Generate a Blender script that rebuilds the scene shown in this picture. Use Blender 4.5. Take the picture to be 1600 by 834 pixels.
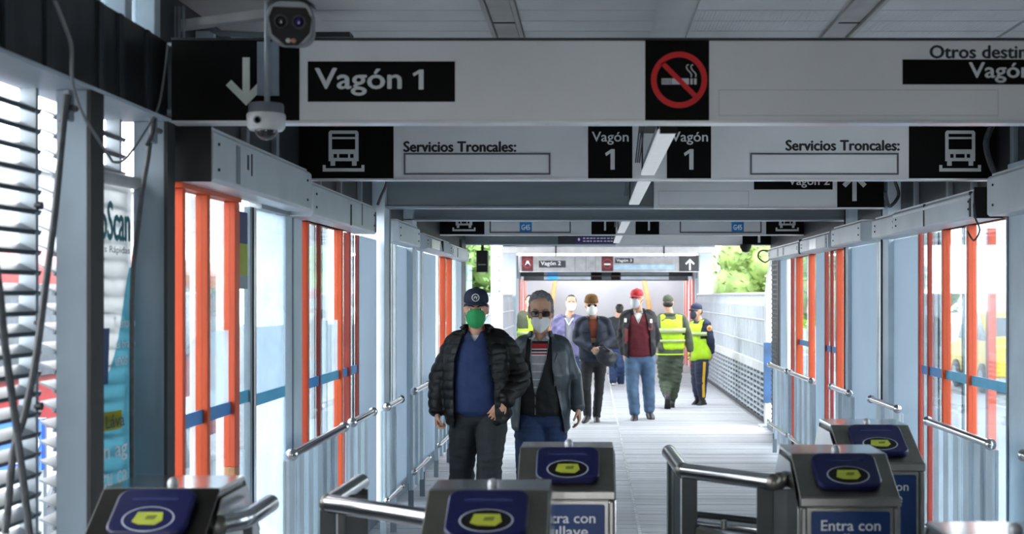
import bpy, bmesh, math, random
import numpy as np
from mathutils import Vector, Matrix
from math import pi, sin, cos, radians

SC = bpy.context.scene
for _o in list(bpy.data.objects):
    bpy.data.objects.remove(_o)
COL = SC.collection

# ------------------------------------------------------------------ camera
EYE = 1.63            # eye height
FPX = 2000.0          # focal length, in pixels of a 1600 wide frame
VX, VY = 925.0, 462.0 # where the station's long axis vanishes
cam_data = bpy.data.cameras.new('camera')
cam_data.sensor_width = 36.0
cam_data.lens = FPX / 1600.0 * 36.0
cam_data.shift_x = (800.0 - VX) / 1600.0
cam_data.shift_y = (VY - 417.0) / 1600.0
cam_data.clip_start = 0.05
cam_data.clip_end = 400
cam_data.dof.use_dof = True
cam_data.dof.focus_distance = 8.9
cam_data.dof.aperture_fstop = 3.6
cam = bpy.data.objects.new('camera', cam_data)
COL.objects.link(cam)
cam.location = (0, 0, EYE)
cam.rotation_euler = (pi / 2, 0, 0)
SC.camera = cam

# ------------------------------------------------------------------ world, sun, exposure
W = bpy.data.worlds.new('overcast_sky')
SC.world = W
W.use_nodes = True
nt = W.node_tree
nt.nodes.clear()
_out = nt.nodes.new('ShaderNodeOutputWorld')
_bg = nt.nodes.new('ShaderNodeBackground')
_ramp = nt.nodes.new('ShaderNodeValToRGB')
_sep = nt.nodes.new('ShaderNodeSeparateXYZ')
_tc = nt.nodes.new('ShaderNodeTexCoord')
nt.links.new(_tc.outputs['Generated'], _sep.inputs[0])
nt.links.new(_sep.outputs['Z'], _ramp.inputs[0])
_ramp.color_ramp.elements[0].color = (0.97, 0.98, 1.0, 1)
_ramp.color_ramp.elements[1].color = (0.91, 0.95, 1.0, 1)
nt.links.new(_ramp.outputs[0], _bg.inputs[0])
nt.links.new(_bg.outputs[0], _out.inputs[0])
_bg.inputs[1].default_value = 1.55

sun_d = bpy.data.lights.new('sun', 'SUN')
sun_d.energy = 0.25
sun_d.angle = radians(40)
sun = bpy.data.objects.new('sun', sun_d)
COL.objects.link(sun)
sun.rotation_euler = (radians(18), radians(8), 0)

SC.view_settings.view_transform = 'Standard'
SC.view_settings.look = 'None'
SC.view_settings.exposure = 2.65
SC.view_settings.gamma = 1.0
SC.view_settings.use_curve_mapping = False
try:
    SC.cycles.use_denoising = True
    SC.cycles.max_bounces = 10
    SC.cycles.diffuse_bounces = 5
    SC.cycles.transparent_max_bounces = 24
    SC.cycles.sample_clamp_indirect = 6
except Exception:
    pass

# ------------------------------------------------------------------ helpers
def PX(px, d):
    return (px - VX) * d / FPX

def PZ(py, d):
    return EYE - (py - VY) * d / FPX

def lin(c):
    if isinstance(c, str):
        c = c.lstrip('#')
        c = [int(c[i:i + 2], 16) / 255 for i in (0, 2, 4)]
    return tuple((v / 12.92 if v <= 0.04045 else ((v + 0.055) / 1.055) ** 2.4) for v in c) + (1,)

MATS = {}
def mat(name, color, rough=0.5, metal=0.0, var=0.08, scale=8.0, bump=0.0, bscale=60.0, stretch=(1, 1, 1), rnd=0.0, spec=0.5, coord='Object', emit=0.0):
    """Procedural principled material: colour broken up by noise, optional noise relief, optional per-object variation."""
    m = bpy.data.materials.new(name)
    m.use_nodes = True
    t = m.node_tree
    b = t.nodes['Principled BSDF']
    c = lin(color)
    b.inputs['Roughness'].default_value = rough
    b.inputs['Metallic'].default_value = metal
    b.inputs['Specular IOR Level'].default_value = spec
    tc = t.nodes.new('ShaderNodeTexCoord')
    mp = t.nodes.new('ShaderNodeMapping')
    mp.inputs['Scale'].default_value = stretch
    t.links.new(tc.outputs[coord], mp.inputs[0])
    nz = t.nodes.new('ShaderNodeTexNoise')
    nz.inputs['Scale'].default_value = scale
    nz.inputs['Detail'].default_value = 5
    t.links.new(mp.outputs[0], nz.inputs['Vector'])
    rp = t.nodes.new('ShaderNodeValToRGB')
    lo = tuple(max(0, v * (1 - var * 2)) for v in c[:3]) + (1,)
    hi = tuple(min(1, v * (1 + var * 2)) for v in c[:3]) + (1,)
    rp.color_ramp.elements[0].color = lo
    rp.color_ramp.elements[1].color = hi
    rp.color_ramp.elements[0].position = 0.3
    rp.color_ramp.elements[1].position = 0.7
    t.links.new(nz.outputs['Fac'], rp.inputs[0])
    last = rp.outputs[0]
    if rnd > 0:
        oi = t.nodes.new('ShaderNodeObjectInfo')
        mr = t.nodes.new('ShaderNodeMapRange')
        mr.inputs['To Min'].default_value = 1 - rnd
        mr.inputs['To Max'].default_value = 1 + rnd
        t.links.new(oi.outputs['Random'], mr.inputs['Value'])
        hs = t.nodes.new('ShaderNodeHueSaturation')
        t.links.new(mr.outputs[0], hs.inputs['Value'])
        t.links.new(last, hs.inputs['Color'])
        last = hs.outputs[0]
    t.links.new(last, b.inputs['Base Color'])
    if emit > 0:
        b.inputs['Emission Color'].default_value = c
        b.inputs['Emission Strength'].default_value = emit
    if bump > 0:
        n2 = t.nodes.new('ShaderNodeTexNoise')
        n2.inputs['Scale'].default_value = bscale
        n2.inputs['Detail'].default_value = 4
        t.links.new(mp.outputs[0], n2.inputs['Vector'])
        bp = t.nodes.new('ShaderNodeBump')
        bp.inputs['Strength'].default_value = bump
        bp.inputs['Distance'].default_value = 0.01
        t.links.new(n2.outputs['Fac'], bp.inputs['Height'])
        t.links.new(bp.outputs[0], b.inputs['Normal'])
    MATS[name] = m
    return m

def glass(name, tint, gloss=0.12, rough=0.03, haze=0.0):
    """Thin window pane: lets light straight through with a tint, mirrors some of it, optional white film."""
    m = bpy.data.materials.new(name)
    m.use_nodes = True
    t = m.node_tree
    t.nodes.clear()
    o = t.nodes.new('ShaderNodeOutputMaterial')
    tr = t.nodes.new('ShaderNodeBsdfTransparent')
    tr.inputs[0].default_value = lin(tint)
    gl = t.nodes.new('ShaderNodeBsdfGlossy')
    gl.inputs['Roughness'].default_value = rough
    gl.inputs['Color'].default_value = (0.9, 0.95, 1, 1)
    lw = t.nodes.new('ShaderNodeLayerWeight')
    lw.inputs[0].default_value = 0.25
    mr = t.nodes.new('ShaderNodeMapRange')
    mr.inputs['To Min'].default_value = gloss * 0.3
    mr.inputs['To Max'].default_value = min(1, gloss * 3)
    t.links.new(lw.outputs['Fresnel'], mr.inputs['Value'])
    mx = t.nodes.new('ShaderNodeMixShader')
    t.links.new(mr.outputs[0], mx.inputs[0])
    t.links.new(tr.outputs[0], mx.inputs[1])
    t.links.new(gl.outputs[0], mx.inputs[2])
    last = mx
    if haze > 0:
        df = t.nodes.new('ShaderNodeBsdfDiffuse')
        df.inputs[0].default_value = (0.75, 0.8, 0.85, 1)
        tl = t.nodes.new('ShaderNodeBsdfTranslucent')
        tl.inputs[0].default_value = (0.75, 0.8, 0.85, 1)
        ad = t.nodes.new('ShaderNodeMixShader')
        t.links.new(df.outputs[0], ad.inputs[1])
        t.links.new(tl.outputs[0], ad.inputs[2])
        m2 = t.nodes.new('ShaderNodeMixShader')
        nz = t.nodes.new('ShaderNodeTexNoise')
        nz.inputs['Scale'].default_value = 3
        tc = t.nodes.new('ShaderNodeTexCoord')
        t.links.new(tc.outputs['Object'], nz.inputs['Vector'])
        r2 = t.nodes.new('ShaderNodeMapRange')
        r2.inputs['From Min'].default_value = 0.3
        r2.inputs['From Max'].default_value = 0.7
        r2.inputs['To Min'].default_value = haze * 0.6
        r2.inputs['To Max'].default_value = haze * 1.3
        t.links.new(nz.outputs['Fac'], r2.inputs['Value'])
        t.links.new(r2.outputs[0], m2.inputs[0])
        t.links.new(last.outputs[0], m2.inputs[1])
        t.links.new(ad.outputs[0], m2.inputs[2])
        last = m2
    t.links.new(last.outputs[0], o.inputs[0])
    MATS[name] = m
    return m

class MB:
    """Collects shapes, builds them as one mesh object."""
    def __init__(s):
        s.v = []; s.f = []
    def add(s, vs, fs):
        b = len(s.v)
        s.v.extend([tuple(x) for x in vs])
        s.f.extend([tuple(i + b for i in f) for f in fs])
        return s
    def box(s, x0, x1, y0, y1, z0, z1, M=None):
        x0, x1 = min(x0, x1), max(x0, x1); y0, y1 = min(y0, y1), max(y0, y1); z0, z1 = min(z0, z1), max(z0, z1)
        vs = [Vector((x, y, z)) for x in (x0, x1) for y in (y0, y1) for z in (z0, z1)]
        if M is not None: vs = [M @ v for v in vs]
        return s.add(vs, [(0, 1, 3, 2), (4, 6, 7, 5), (0, 4, 5, 1), (2, 3, 7, 6), (0, 2, 6, 4), (1, 5, 7, 3)])
    def prism(s, poly, axis, a0, a1):
        """poly: 2D outline; axis 'y': poly in XZ extruded along Y; 'x': poly in YZ; 'z': poly in XY."""
        n = len(poly)
        def mk(p, a):
            if axis == 'y': return (p[0], a, p[1])
            if axis == 'x': return (a, p[0], p[1])
            return (p[0], p[1], a)
        vs = [mk(p, a0) for p in poly] + [mk(p, a1) for p in poly]
        fs = [tuple(range(n - 1, -1, -1)), tuple(range(n, 2 * n))] + [(i, (i + 1) % n, n + (i + 1) % n, n + i) for i in range(n)]
        return s.add(vs, fs)
    def tube(s, pts, r, n=10, cap=True, side=None):
        pts = [Vector(p) for p in pts]
        rs = r if isinstance(r, (list, tuple)) else [r] * len(pts)
        rings = []
        ref = None
        for i, p in enumerate(pts):
            t = (pts[min(i + 1, len(pts) - 1)] - pts[max(i - 1, 0)]).normalized()
            if ref is None:
                ref = Vector(side) if side else (Vector((0, 0, 1)) if abs(t.z) < 0.9 else Vector((1, 0, 0)))
            u = (ref - t * ref.dot(t)).normalized(); w = t.cross(u); ref = u
            q = rs[i]
            a, b = q if isinstance(q, (list, tuple)) else (q, q)
            rings.append([p + u * a * cos(2 * pi * k / n) + w * b * sin(2 * pi * k / n) for k in range(n)])
        return s.rings(rings, cap)
    def rings(s, rings, cap=True, closed=True):
        n = len(rings[0]); vs = [v for r in rings for v in r]; fs = []
        for i in range(len(rings) - 1):
            for k in range(n if closed else n - 1):
                k2 = (k + 1) % n
                fs.append((i * n + k, i * n + k2, (i + 1) * n + k2, (i + 1) * n + k))
        if cap and closed:
            fs.append(tuple(range(n - 1, -1, -1))); fs.append(tuple((len(rings) - 1) * n + k for k in range(n)))
        return s.add(vs, fs)
    def cyl(s, c, r, h, axis='z', n=16):
        c = Vector(c); d = {'x': Vector((1, 0, 0)), 'y': Vector((0, 1, 0)), 'z': Vector((0, 0, 1))}[axis] * (h / 2)
        return s.tube([c - d, c + d], r, n)
    def ball(s, c, r, n=12, m=8, M=None):
        c = Vector(c); r = r if isinstance(r, (tuple, list)) else (r, r, r)
        vs = []; fs = []
        vs.append(Vector((0, 0, -r[2])))
        for i in range(1, m):
            th = -pi / 2 + pi * i / m
            for k in range(n):
                vs.append(Vector((r[0] * cos(th) * cos(2 * pi * k / n), r[1] * cos(th) * sin(2 * pi * k / n), r[2] * sin(th))))
        vs.append(Vector((0, 0, r[2])))
        for k in range(n): fs.append((0, 1 + (k + 1) % n, 1 + k))
        for i in range(m - 2):
            for k in range(n):
                a = 1 + i * n + k; b = 1 + i * n + (k + 1) % n
                fs.append((a, b, b + n, a + n))
        l = len(vs) - 1
        for k in range(n): fs.append((l, 1 + (m - 2) * n + k, 1 + (m - 2) * n + (k + 1) % n))
        if M is not None: vs = [M @ v for v in vs]
        return s.add([v + c for v in vs], fs)
    def lathe(s, prof, c, axis='z', n=20):
        """prof: list of (r, h) along axis from c."""
        c = Vector(c); rings = []
        for r, h in prof:
            ring = []
            for k in range(n):
                a = 2 * pi * k / n
                if axis == 'z': ring.append(c + Vector((r * cos(a), r * sin(a), h)))
                elif axis == 'y': ring.append(c + Vector((r * cos(a), h, r * sin(a))))
                else: ring.append(c + Vector((h, r * cos(a), r * sin(a))))
            rings.append(ring)
        return s.rings(rings)
    def quad(s, a, b, c, d):
        return s.add([a, b, c, d], [(0, 1, 2, 3)])
    def mesh(s, name, m=None, smooth=False):
        me = bpy.data.meshes.new(name)
        me.from_pydata([tuple(v) for v in s.v], [], s.f)
        bm = bmesh.new(); bm.from_mesh(me)
        bmesh.ops.recalc_face_normals(bm, faces=bm.faces)
        bm.to_mesh(me); bm.free()
        if m: me.materials.append(m)
        if smooth:
            me.polygons.foreach_set('use_smooth', [True] * len(me.polygons))
        return me
    def build(s, name, m, parent=None, smooth=False, bevel=0, seg=2, **kw):
        me = s.mesh(name, m, False)
        o = link(name, me, parent, **kw)
        if smooth: shade(o)
        if bevel:
            md = o.modifiers.new('bevel', 'BEVEL'); md.width = bevel; md.segments = seg; md.limit_method = 'ANGLE'
            md.harden_normals = False
        return o

def shade(o, ang=40):
    me = o.data
    me.polygons.foreach_set('use_smooth', [True] * len(me.polygons))
    try:
        me.set_sharp_from_angle(angle=radians(ang))
    except Exception:
        pass

def link(name, data, parent=None, label=None, cat=None, group=None, kind=None):
    o = bpy.data.objects.new(name, data)
    COL.objects.link(o)
    if parent is not None:
        o.parent = parent
        o.matrix_parent_inverse = parent_inv(parent)
    tag(o, label, cat, group, kind)
    return o

INV = {}
def parent_inv(p):
    return INV.get(p.name, Matrix.Identity(4))

def tag(o, label=None, cat=None, group=None, kind=None):
    if label: o['label'] = label
    if cat: o['category'] = cat
    if group: o['group'] = group
    if kind: o['kind'] = kind
    return o

def thing(name, label, cat, loc=(0, 0, 0), group=None, kind=None):
    """Empty at the thing's base; its parts are written in world coordinates."""
    o = bpy.data.objects.new(name, None)
    COL.objects.link(o)
    o.location = loc
    o.empty_display_size = 0.1
    INV[o.name] = Matrix.Translation(-Vector(loc))
    return tag(o, label, cat, group, kind)

def copy_tree(o, parent=None, dloc=None):
    c = o.copy(); COL.objects.link(c)
    if parent is not None:
        c.parent = parent
    else:
        INV[c.name] = INV.get(o.name, Matrix.Identity(4))
    if dloc is not None: c.location = o.location + Vector(dloc)
    for ch in list(o.children):
        copy_tree(ch, c)
    return c

def rrect(x0, x1, z0, z1, r, n=5):
    pts = []
    for cx, cz, a0 in ((x1 - r, z1 - r, 0), (x0 + r, z1 - r, 90), (x0 + r, z0 + r, 180), (x1 - r, z0 + r, 270)):
        for i in range(n + 1):
            a = radians(a0 + 90 * i / n)
            pts.append((cx + r * cos(a), cz + r * sin(a)))
    return pts

def plate(name, x0, x1, z0, z1, y, m, parent, t=0.002, **kw):
    """Flat print on a face that looks to -Y; y is the face it sits on."""
    b = MB(); b.box(x0, x1, y - t, y, z0, z1)
    return b.build(name, m, parent, **kw)

def frame_plate(name, x0, x1, z0, z1, w, y, m, parent, t=0.003):
    b = MB()
    b.box(x0, x1, y - t, y, z1 - w, z1); b.box(x0, x1, y - t, y, z0, z0 + w)
    b.box(x0, x0 + w, y - t, y, z0 + w, z1 - w); b.box(x1 - w, x1, y - t, y, z0 + w, z1 - w)
    return b.build(name, m, parent)

def text(s, box, M, m, parent, name='lettering', bold=0.0, t=0.0015):
    """Lettering fitted into box=(u0,u1,v0,v1) on the plane given by M (x right, y up, z out of the face)."""
    cu = bpy.data.curves.new('lettering', 'FONT')
    cu.body = s; cu.size = 1.0; cu.resolution_u = 3
    tmp = bpy.data.objects.new('tmp_text', cu); COL.objects.link(tmp)
    dg = bpy.context.evaluated_depsgraph_get()
    me = bpy.data.meshes.new_from_object(tmp.evaluated_get(dg))
    bpy.data.objects.remove(tmp); bpy.data.curves.remove(cu)
    n = len(me.vertices)
    if n == 0: return None
    co = np.empty(n * 3); me.vertices.foreach_get('co', co); co = co.reshape(-1, 3)
    lo, hi = co.min(0), co.max(0)
    u0, u1, v0, v1 = box
    hgt = (v1 - v0) / max(1e-6, hi[1] - lo[1])
    co[:, 0] = u0 + (co[:, 0] - lo[0]) / max(1e-6, hi[0] - lo[0]) * (u1 - u0)
    co[:, 1] = v0 + (co[:, 1] - lo[1]) / max(1e-6, hi[1] - lo[1]) * (v1 - v0)
    co[:, 2] = t
    me.vertices.foreach_set('co', co.ravel())
    me.materials.clear(); me.materials.append(m)
    if bold > 0:                                        # heavier strokes: the outline laid down again, shifted a hair
        bm = bmesh.new(); bm.from_mesh(me); src = bm.verts[:] + bm.edges[:] + bm.faces[:]; e = bold * .75 * hgt
        for q, (dx, dy) in enumerate(((e, 0), (-e, 0), (0, e * .7), (0, -e * .7))):
            r = bmesh.ops.duplicate(bm, geom=src)
            bmesh.ops.translate(bm, verts=[g for g in r['geom'] if isinstance(g, bmesh.types.BMVert)], vec=(dx, dy, -.0001 * (q + 1)))
        bm.to_mesh(me); bm.free()
    me.transform(M)
    me.update()
    return link(name, me, parent)

def face_front(y):
    """Plane facing the camera (-Y) at depth y: u = world X, v = world Z."""
    return Matrix(((1, 0, 0, 0), (0, 0, -1, y), (0, 1, 0, 0), (0, 0, 0, 1)))

# ------------------------------------------------------------------ materials
steel_blue = mat('painted_steel_light', '#bac8d2', 0.5, 0.15, 0.06, 3, 0.04, 30)
steel_mid = mat('painted_steel_grey', '#7c878f', 0.45, 0.25, 0.08, 4, 0.03, 40)
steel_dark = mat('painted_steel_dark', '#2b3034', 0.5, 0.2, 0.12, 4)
beam_grey = mat('beam_paint', '#76838b', 0.38, 0.3, 0.08, 2, stretch=(0.4, 1, 3))
black = mat('matte_black', '#070808', 0.5, 0, 0.1, spec=0.3)
sign_grey = mat('sign_panel_grey', '#d8dadb', 0.45, 0, 0.03, 2)
sign_black = mat('sign_black', '#040404', 0.6, 0, 0.05, spec=0.12)
sign_white = mat('sign_lettering_grey', '#c9cccd', 0.5, 0, 0.02)
sign_ink = mat('sign_ink', '#15171a', 0.6, 0, 0.05)
alu = mat('bright_aluminium', '#d9dde0', 0.3, 0.5, 0.04, 6)
alu_white = mat('white_aluminium', '#d3d6d7', 0.4, 0.1, 0.05, 6)
chrome = mat('polished_stainless', '#c9cbcd', 0.16, 1.0, 0.03, 10)
brushed = mat('brushed_stainless', '#9b9a96', 0.3, 1.0, 0.06, 14, 0.03, 60, stretch=(1, 8, 1))
brushed_dark = mat('smoked_stainless', '#85847c', 0.42, 1.0, 0.08, 8)
post_grey = mat('post_paint', '#4d5152', 0.4, 0.5, 0.08, 8)
orange = mat('orange_paint', '#c8471c', 0.45, 0, 0.04, 3)
orange_deep = mat('deep_orange_paint', '#c2440b', 0.45, 0, 0.04, 3)
red_trim = mat('red_gasket', '#8e2f22', 0.5, 0, 0.06)
rubber = mat('black_rubber', '#101214', 0.6, 0, 0.05)
blue_band = mat('blue_film', '#2f86c8', 0.4, 0, 0.05)
cyan_band = mat('cyan_film', '#46a9cf', 0.4, 0, 0.05)
film_white = mat('frosted_film', '#d6dde2', 0.6, 0, 0.04)
red_sign = mat('sign_red', '#d00f16', 0.5, 0, 0.03)
ceil_mat = mat('ceiling_sheet', '#c6c4c2', 0.45, 0.15, 0.05, 3, rnd=0.07)
ceil_dark = mat('ceiling_channel', '#a8a49f', 0.5, 0.2, 0.1, 4)
navy_pad = mat('navy_reader_plastic', '#0c1145', 0.3, 0, 0.04)
navy_dark = mat('navy_panel', '#07356f', 0.4, 0, 0.03)
lime = mat('lime_label', '#adb83c', 0.5, 0, 0.06, 30)
white_print = mat('white_print', '#e9eef2', 0.5, 0, 0.02)
def frosted(name, color, tl=0.5):
    m = bpy.data.materials.new(name); m.use_nodes = True
    t = m.node_tree; t.nodes.clear()
    o = t.nodes.new('ShaderNodeOutputMaterial'); df = t.nodes.new('ShaderNodeBsdfDiffuse'); tr = t.nodes.new('ShaderNodeBsdfTranslucent')
    nz = t.nodes.new('ShaderNodeTexNoise'); nz.inputs['Scale'].default_value = 1.5
    tc = t.nodes.new('ShaderNodeTexCoord'); t.links.new(tc.outputs['Object'], nz.inputs['Vector'])
    rp = t.nodes.new('ShaderNodeValToRGB'); c = lin(color)
    rp.color_ramp.elements[0].color = tuple(v * .88 for v in c[:3]) + (1,); rp.color_ramp.elements[1].color = c
    t.links.new(nz.outputs['Fac'], rp.inputs[0])
    t.links.new(rp.outputs[0], df.inputs[0]); t.links.new(rp.outputs[0], tr.inputs[0])
    mx = t.nodes.new('ShaderNodeMixShader'); mx.inputs[0].default_value = tl
    t.links.new(df.outputs[0], mx.inputs[1]); t.links.new(tr.outputs[0], mx.inputs[2]); t.links.new(mx.outputs[0], o.inputs[0])
    MATS[name] = m; return m
frost_panel = frosted('frosted_panel', '#b4c0c9', 0.5)
frost_side = frosted('frosted_side_panel', '#9db0be', 0.4)
glass_clear = glass('clear_pane', '#e9f0f2', 0.14)
glass_haze = glass('dusty_pane', '#dfe8ec', 0.16, 0.06, haze=0.28)
glass_green = glass('green_edge_pane', '#b9d6c8', 0.2, 0.05, haze=0.15)
dome_glass = glass('smoked_dome', '#55585b', 0.35, 0.03)
# ------------------------------------------------------------------ the setting
XL, XR = -1.545, 2.15      # planes of the left and right wall
D_END = 16.05              # far end of the first wagon
CEIL = 2.75
MIDX = 0.33

def struct(name, b, m, parent=None, smooth=False, bevel=0, **kw):
    return b.build(name, m, parent, smooth, bevel, kind='structure' if parent is None else None, **kw)

# floor: planks laid across, split along the centre joint
plank_m = mat('deck_plank', '#bdbec3', 0.5, 0.0, 0.12, 5, 0.25, 60, stretch=(0.5, 14, 4), rnd=0.13)
bridge_m = mat('bridge_plank', '#a9abb0', 0.55, 0.0, 0.06, 5, 0.15, 40, stretch=(0.5, 14, 4), rnd=0.05)
joint_m = mat('deck_joint', '#3b3d40', 0.7, 0, 0.15)
b = MB(); b.box(-1.9, 2.45, -2, 27.0, -0.16, -0.022)
floor = struct('floor', b, joint_m)
floor['label'] = 'grey plank deck running through the wagon and out over the bridge'
PW = 0.145
pm = {}
rnd = random.Random(3)
y = 8.4; i = 0
while y < 26.9:
    m = plank_m if y < D_END else bridge_m
    for s, (x0, x1) in enumerate(((-1.85, MIDX - 0.012), (MIDX + 0.012, 2.4))):
        key = (s, m.name)
        if key not in pm:
            q = MB(); q.box(x0, x1, 0.004, PW - 0.004, -0.03, 0)
            pm[key] = q.mesh('plank', m)
        o = link('plank', pm[key], floor)
        o.location = (0, y, rnd.uniform(-0.0015, 0.0015))
    y += PW; i += 1
b = MB(); b.box(-1.85, 2.4, -2, 8.4, -0.03, 0)
b.build('near_deck', plank_m, floor)
# knotted white seam down the middle
b = MB()
y = 8.4
while y < 26.5:
    b.box(MIDX - 0.011, MIDX + 0.011, y, y + 0.045, -0.02, 0.003); y += 0.075
b.build('seam_strip', mat('seam_white', '#dcdcdc', 0.6, 0, 0.1), floor, kind='stuff')

# ceiling
b = MB(); b.box(-1.95, 2.5, -2.6, D_END, CEIL + 0.012, CEIL + 0.12)
ceiling = struct('ceiling', b, ceil_mat)
ceil_perf = mat('ceiling_perforated', '#c9c7c6', 0.5, 0.15, 0.05, 3)
def add_perf(m):
    t = m.node_tree; bs = t.nodes['Principled BSDF']
    vo = t.nodes.new('ShaderNodeTexVoronoi'); vo.inputs['Scale'].default_value = 70; vo.inputs['Randomness'].default_value = 0.0
    tc = t.nodes.new('ShaderNodeTexCoord'); t.links.new(tc.outputs['Object'], vo.inputs['Vector'])
    bp = t.nodes.new('ShaderNodeBump'); bp.inputs['Strength'].default_value = 0.8; bp.inputs['Distance'].default_value = 0.01
    t.links.new(vo.outputs['Distance'], bp.inputs['Height']); t.links.new(bp.outputs[0], bs.inputs['Normal'])
add_perf(ceil_perf)
cells = ((-1.1, -0.43), (-0.29, 0.25), (0.41, 0.985), (1.115, 1.75), (1.77, 2.4))
y = 4.62; k = 0
while y < 6.0:
    for ci, (x0, x1) in enumerate(cells):
        q = MB(); q.box(x0, x1, y + 0.004, y + 0.196, CEIL, CEIL + 0.012)
        q.build('ceiling_panel', ceil_perf if (ci >= 2 and k in (2, 3)) or (ci == 3 and k > 1) else ceil_mat, ceiling)
    y += 0.2; k += 1
for x in (-0.36, 1.05):
    q = MB(); q.box(x - 0.045, x + 0.045, 4.6, 6.0, CEIL - 0.002, CEIL + 0.012)
    q.box(x - 0.066, x - 0.05, 4.6, 6.0, CEIL - 0.014, CEIL + 0.012); q.box(x + 0.05, x + 0.066, 4.6, 6.0, CEIL - 0.014, CEIL + 0.012)
    q.build('ceiling_channel', ceil_dark, ceiling)
# clips where the channel sections meet
for x in (-0.36, 1.05):
    q = MB(); q.box(x - 0.045, x + 0.045, 5.235, 5.24, CEIL - 0.006, CEIL)
    q.build('channel_joint', rubber, ceiling)

# ---------------- left wall
b = MB(); b.box(-1.75, -1.56, 4.64, D_END, -0.02, 0.12)
wall_left = struct('wall_left', b, steel_mid)
wall_left['label'] = 'left wall of painted steel columns, louvers and glass bays'
b = MB(); b.box(-1.66, -1.58, 4.66, D_END, 2.2, CEIL + 0.01)
b.build('upper_panel', steel_dark, wall_left)
for yy in (5.2, 5.75, 6.3, 7.3, 7.9, 8.6):
    b = MB(); b.box(-1.58, -1.55, yy, yy + 0.05, 2.2, CEIL); b.build('upper_rib', steel_mid, wall_left, bevel=0.004)

# near left: louvered bays between I columns, dark fascia and clerestory glass over them
b = MB(); b.box(-1.70, -1.52, 2.0, 4.58, 2.262, 2.54)
fascia = b.build('fascia_beam', mat('fascia_dark', '#23282b', 0.32, 0.35, 0.2, 5, stretch=(1, 3, 0.3)), wall_left, bevel=0.004)
for yy in (3.3, 3.55, 3.93, 4.1, 4.35):
    b = MB(); b.box(-1.523, -1.512, yy, yy + 0.035, 2.266, 2.536); b.build('fascia_rib', steel_dark, wall_left)
b = MB(); b.box(-1.72, -1.505, 2.0, 4.58, 2.25, 2.262); b.build('fascia_flange', steel_blue, wall_left)
for yy in (3.0, 3.55, 3.93, 4.2, 4.48):
    b = MB(); b.box(-1.62, -1.53, yy, yy + 0.06, 2.54, CEIL + 0.012); b.build('clerestory_post', steel_blue, wall_left, bevel=0.004)
for y0, y1 in ((2.1, 3.0), (3.06, 3.55), (3.61, 3.93), (3.99, 4.2), (4.26, 4.48)):
    b = MB(); b.box(-1.60, -1.594, y0, y1, 2.54, CEIL + 0.01); b.build('clerestory_pane', glass_haze, wall_left)

def i_column(x0, x1, y0, dep):
    b = MB(); b.box(x0, x1, y0, y0 + 0.012, 0, 2.25)
    b.box(x0, x1 - 0.012, y0 + dep - 0.012, y0 + dep, 0, 2.25)
    b.box((x0 + x1) / 2 - 0.006, (x0 + x1) / 2 + 0.006, y0 + 0.012, y0 + dep - 0.012, 0, 2.25)
    c = b.build('steel_column', mat_col, wall_left, bevel=0.003)
    b = MB(); b.box(x1, x1 + 0.012, y0 - 0.004, y0 + dep, 0, 2.25); b.build('column_edge', rubber, wall_left)
mat_col = mat('column_paint_near', '#6f7f8b', 0.42, 0.2, 0.07, 3, 0.05, 30)
i_column(-1.613, -1.518, 3.85, 0.1)
i_column(-1.631, -1.52, 4.55, 0.08)
i_column(-1.60, -1.505, 3.05, 0.1)

# louver blades
blade_me = {}
louver_m = mat('louver_paint', '#4d565d', 0.45, 0.3, 0.08, 4)
for bi, (y0, y1) in enumerate(((2.1, 3.04), (3.16, 3.86), (3.96, 4.56))):
    n = 0; z = 0.08
    q = MB(); L = y1 - y0
    Mt = Matrix.Rotation(radians(24), 4, 'Y')
    q.box(-0.028, 0.028, 0, L, -0.003, 0.003, Mt)
    q.box(0.020, 0.028, 0, L, -0.012, 0.0, Mt)
    me = q.mesh('louver_blade', louver_m)
    while z < 2.2:
        o = link('louver_blade', me, wall_left); o.location = (-1.685, y0, z); z += 0.0605
for yy in (3.56, 4.27):
    b = MB(); b.box(-1.735, -1.71, yy, yy + 0.025, 0, 2.25); b.build('louver_mullion', steel_dark, wall_left)
for yy in (3.82, 4.50):
    b = MB(); b.box(-1.71, -1.66, yy, yy + 0.02, 0, 2.25); b.build('louver_bracket', steel_mid, wall_left)
    for z in (0.5, 0.9, 1.3, 1.55, 1.9):
        b = MB(); b.cyl((-1.655, yy + 0.01, z), 0.012, 0.02, 'x'); b.build('bolt', steel_dark, wall_left, smooth=True)

# steel posts and panels further along the left wall
def wall_box(parent, name, m, x0, x1, y0, y1, z0, z1, bevel=0.004):
    b = MB(); b.box(x0, x1, y0, y1, z0, z1); return b.build(name, m, parent, bevel=bevel)

wall_box(wall_left, 'steel_column', steel_blue, -1.70, -1.535, 6.42, 6.78, 0, 2.3)
wall_box(wall_left, 'column_edge', steel_mid, -1.54, -1.528, 6.55, 6.57, 0, 2.05)
wall_box(wall_left, 'frosted_panel', frost_panel, -1.54, -1.552, 8.45, 9.15, 0, 2.03)
wall_box(wall_left, 'steel_column', steel_blue, -1.66, -1.49, 9.2, 9.42, 0, 2.75)
wall_box(wall_left, 'column_edge', steel_mid, -1.50, -1.483, 9.42, 9.44, 0, 2.75)
wall_box(wall_left, 'frosted_panel', frost_panel, -1.55, -1.562, 9.44, 9.78, 0, 2.03)
wall_box(wall_left, 'window_mullion', alu_white, -1.60, -1.53, 9.80, 9.85, 0.1, 2.05)
wall_box(wall_left, 'window_mullion', alu_white, -1.60, -1.53, 9.99, 10.04, 0.1, 2.05)
wall_box(wall_left, 'glass_pane', glass_haze, -1.57, -1.564, 9.85, 9.99, 0.1, 2.05, 0)
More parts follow.
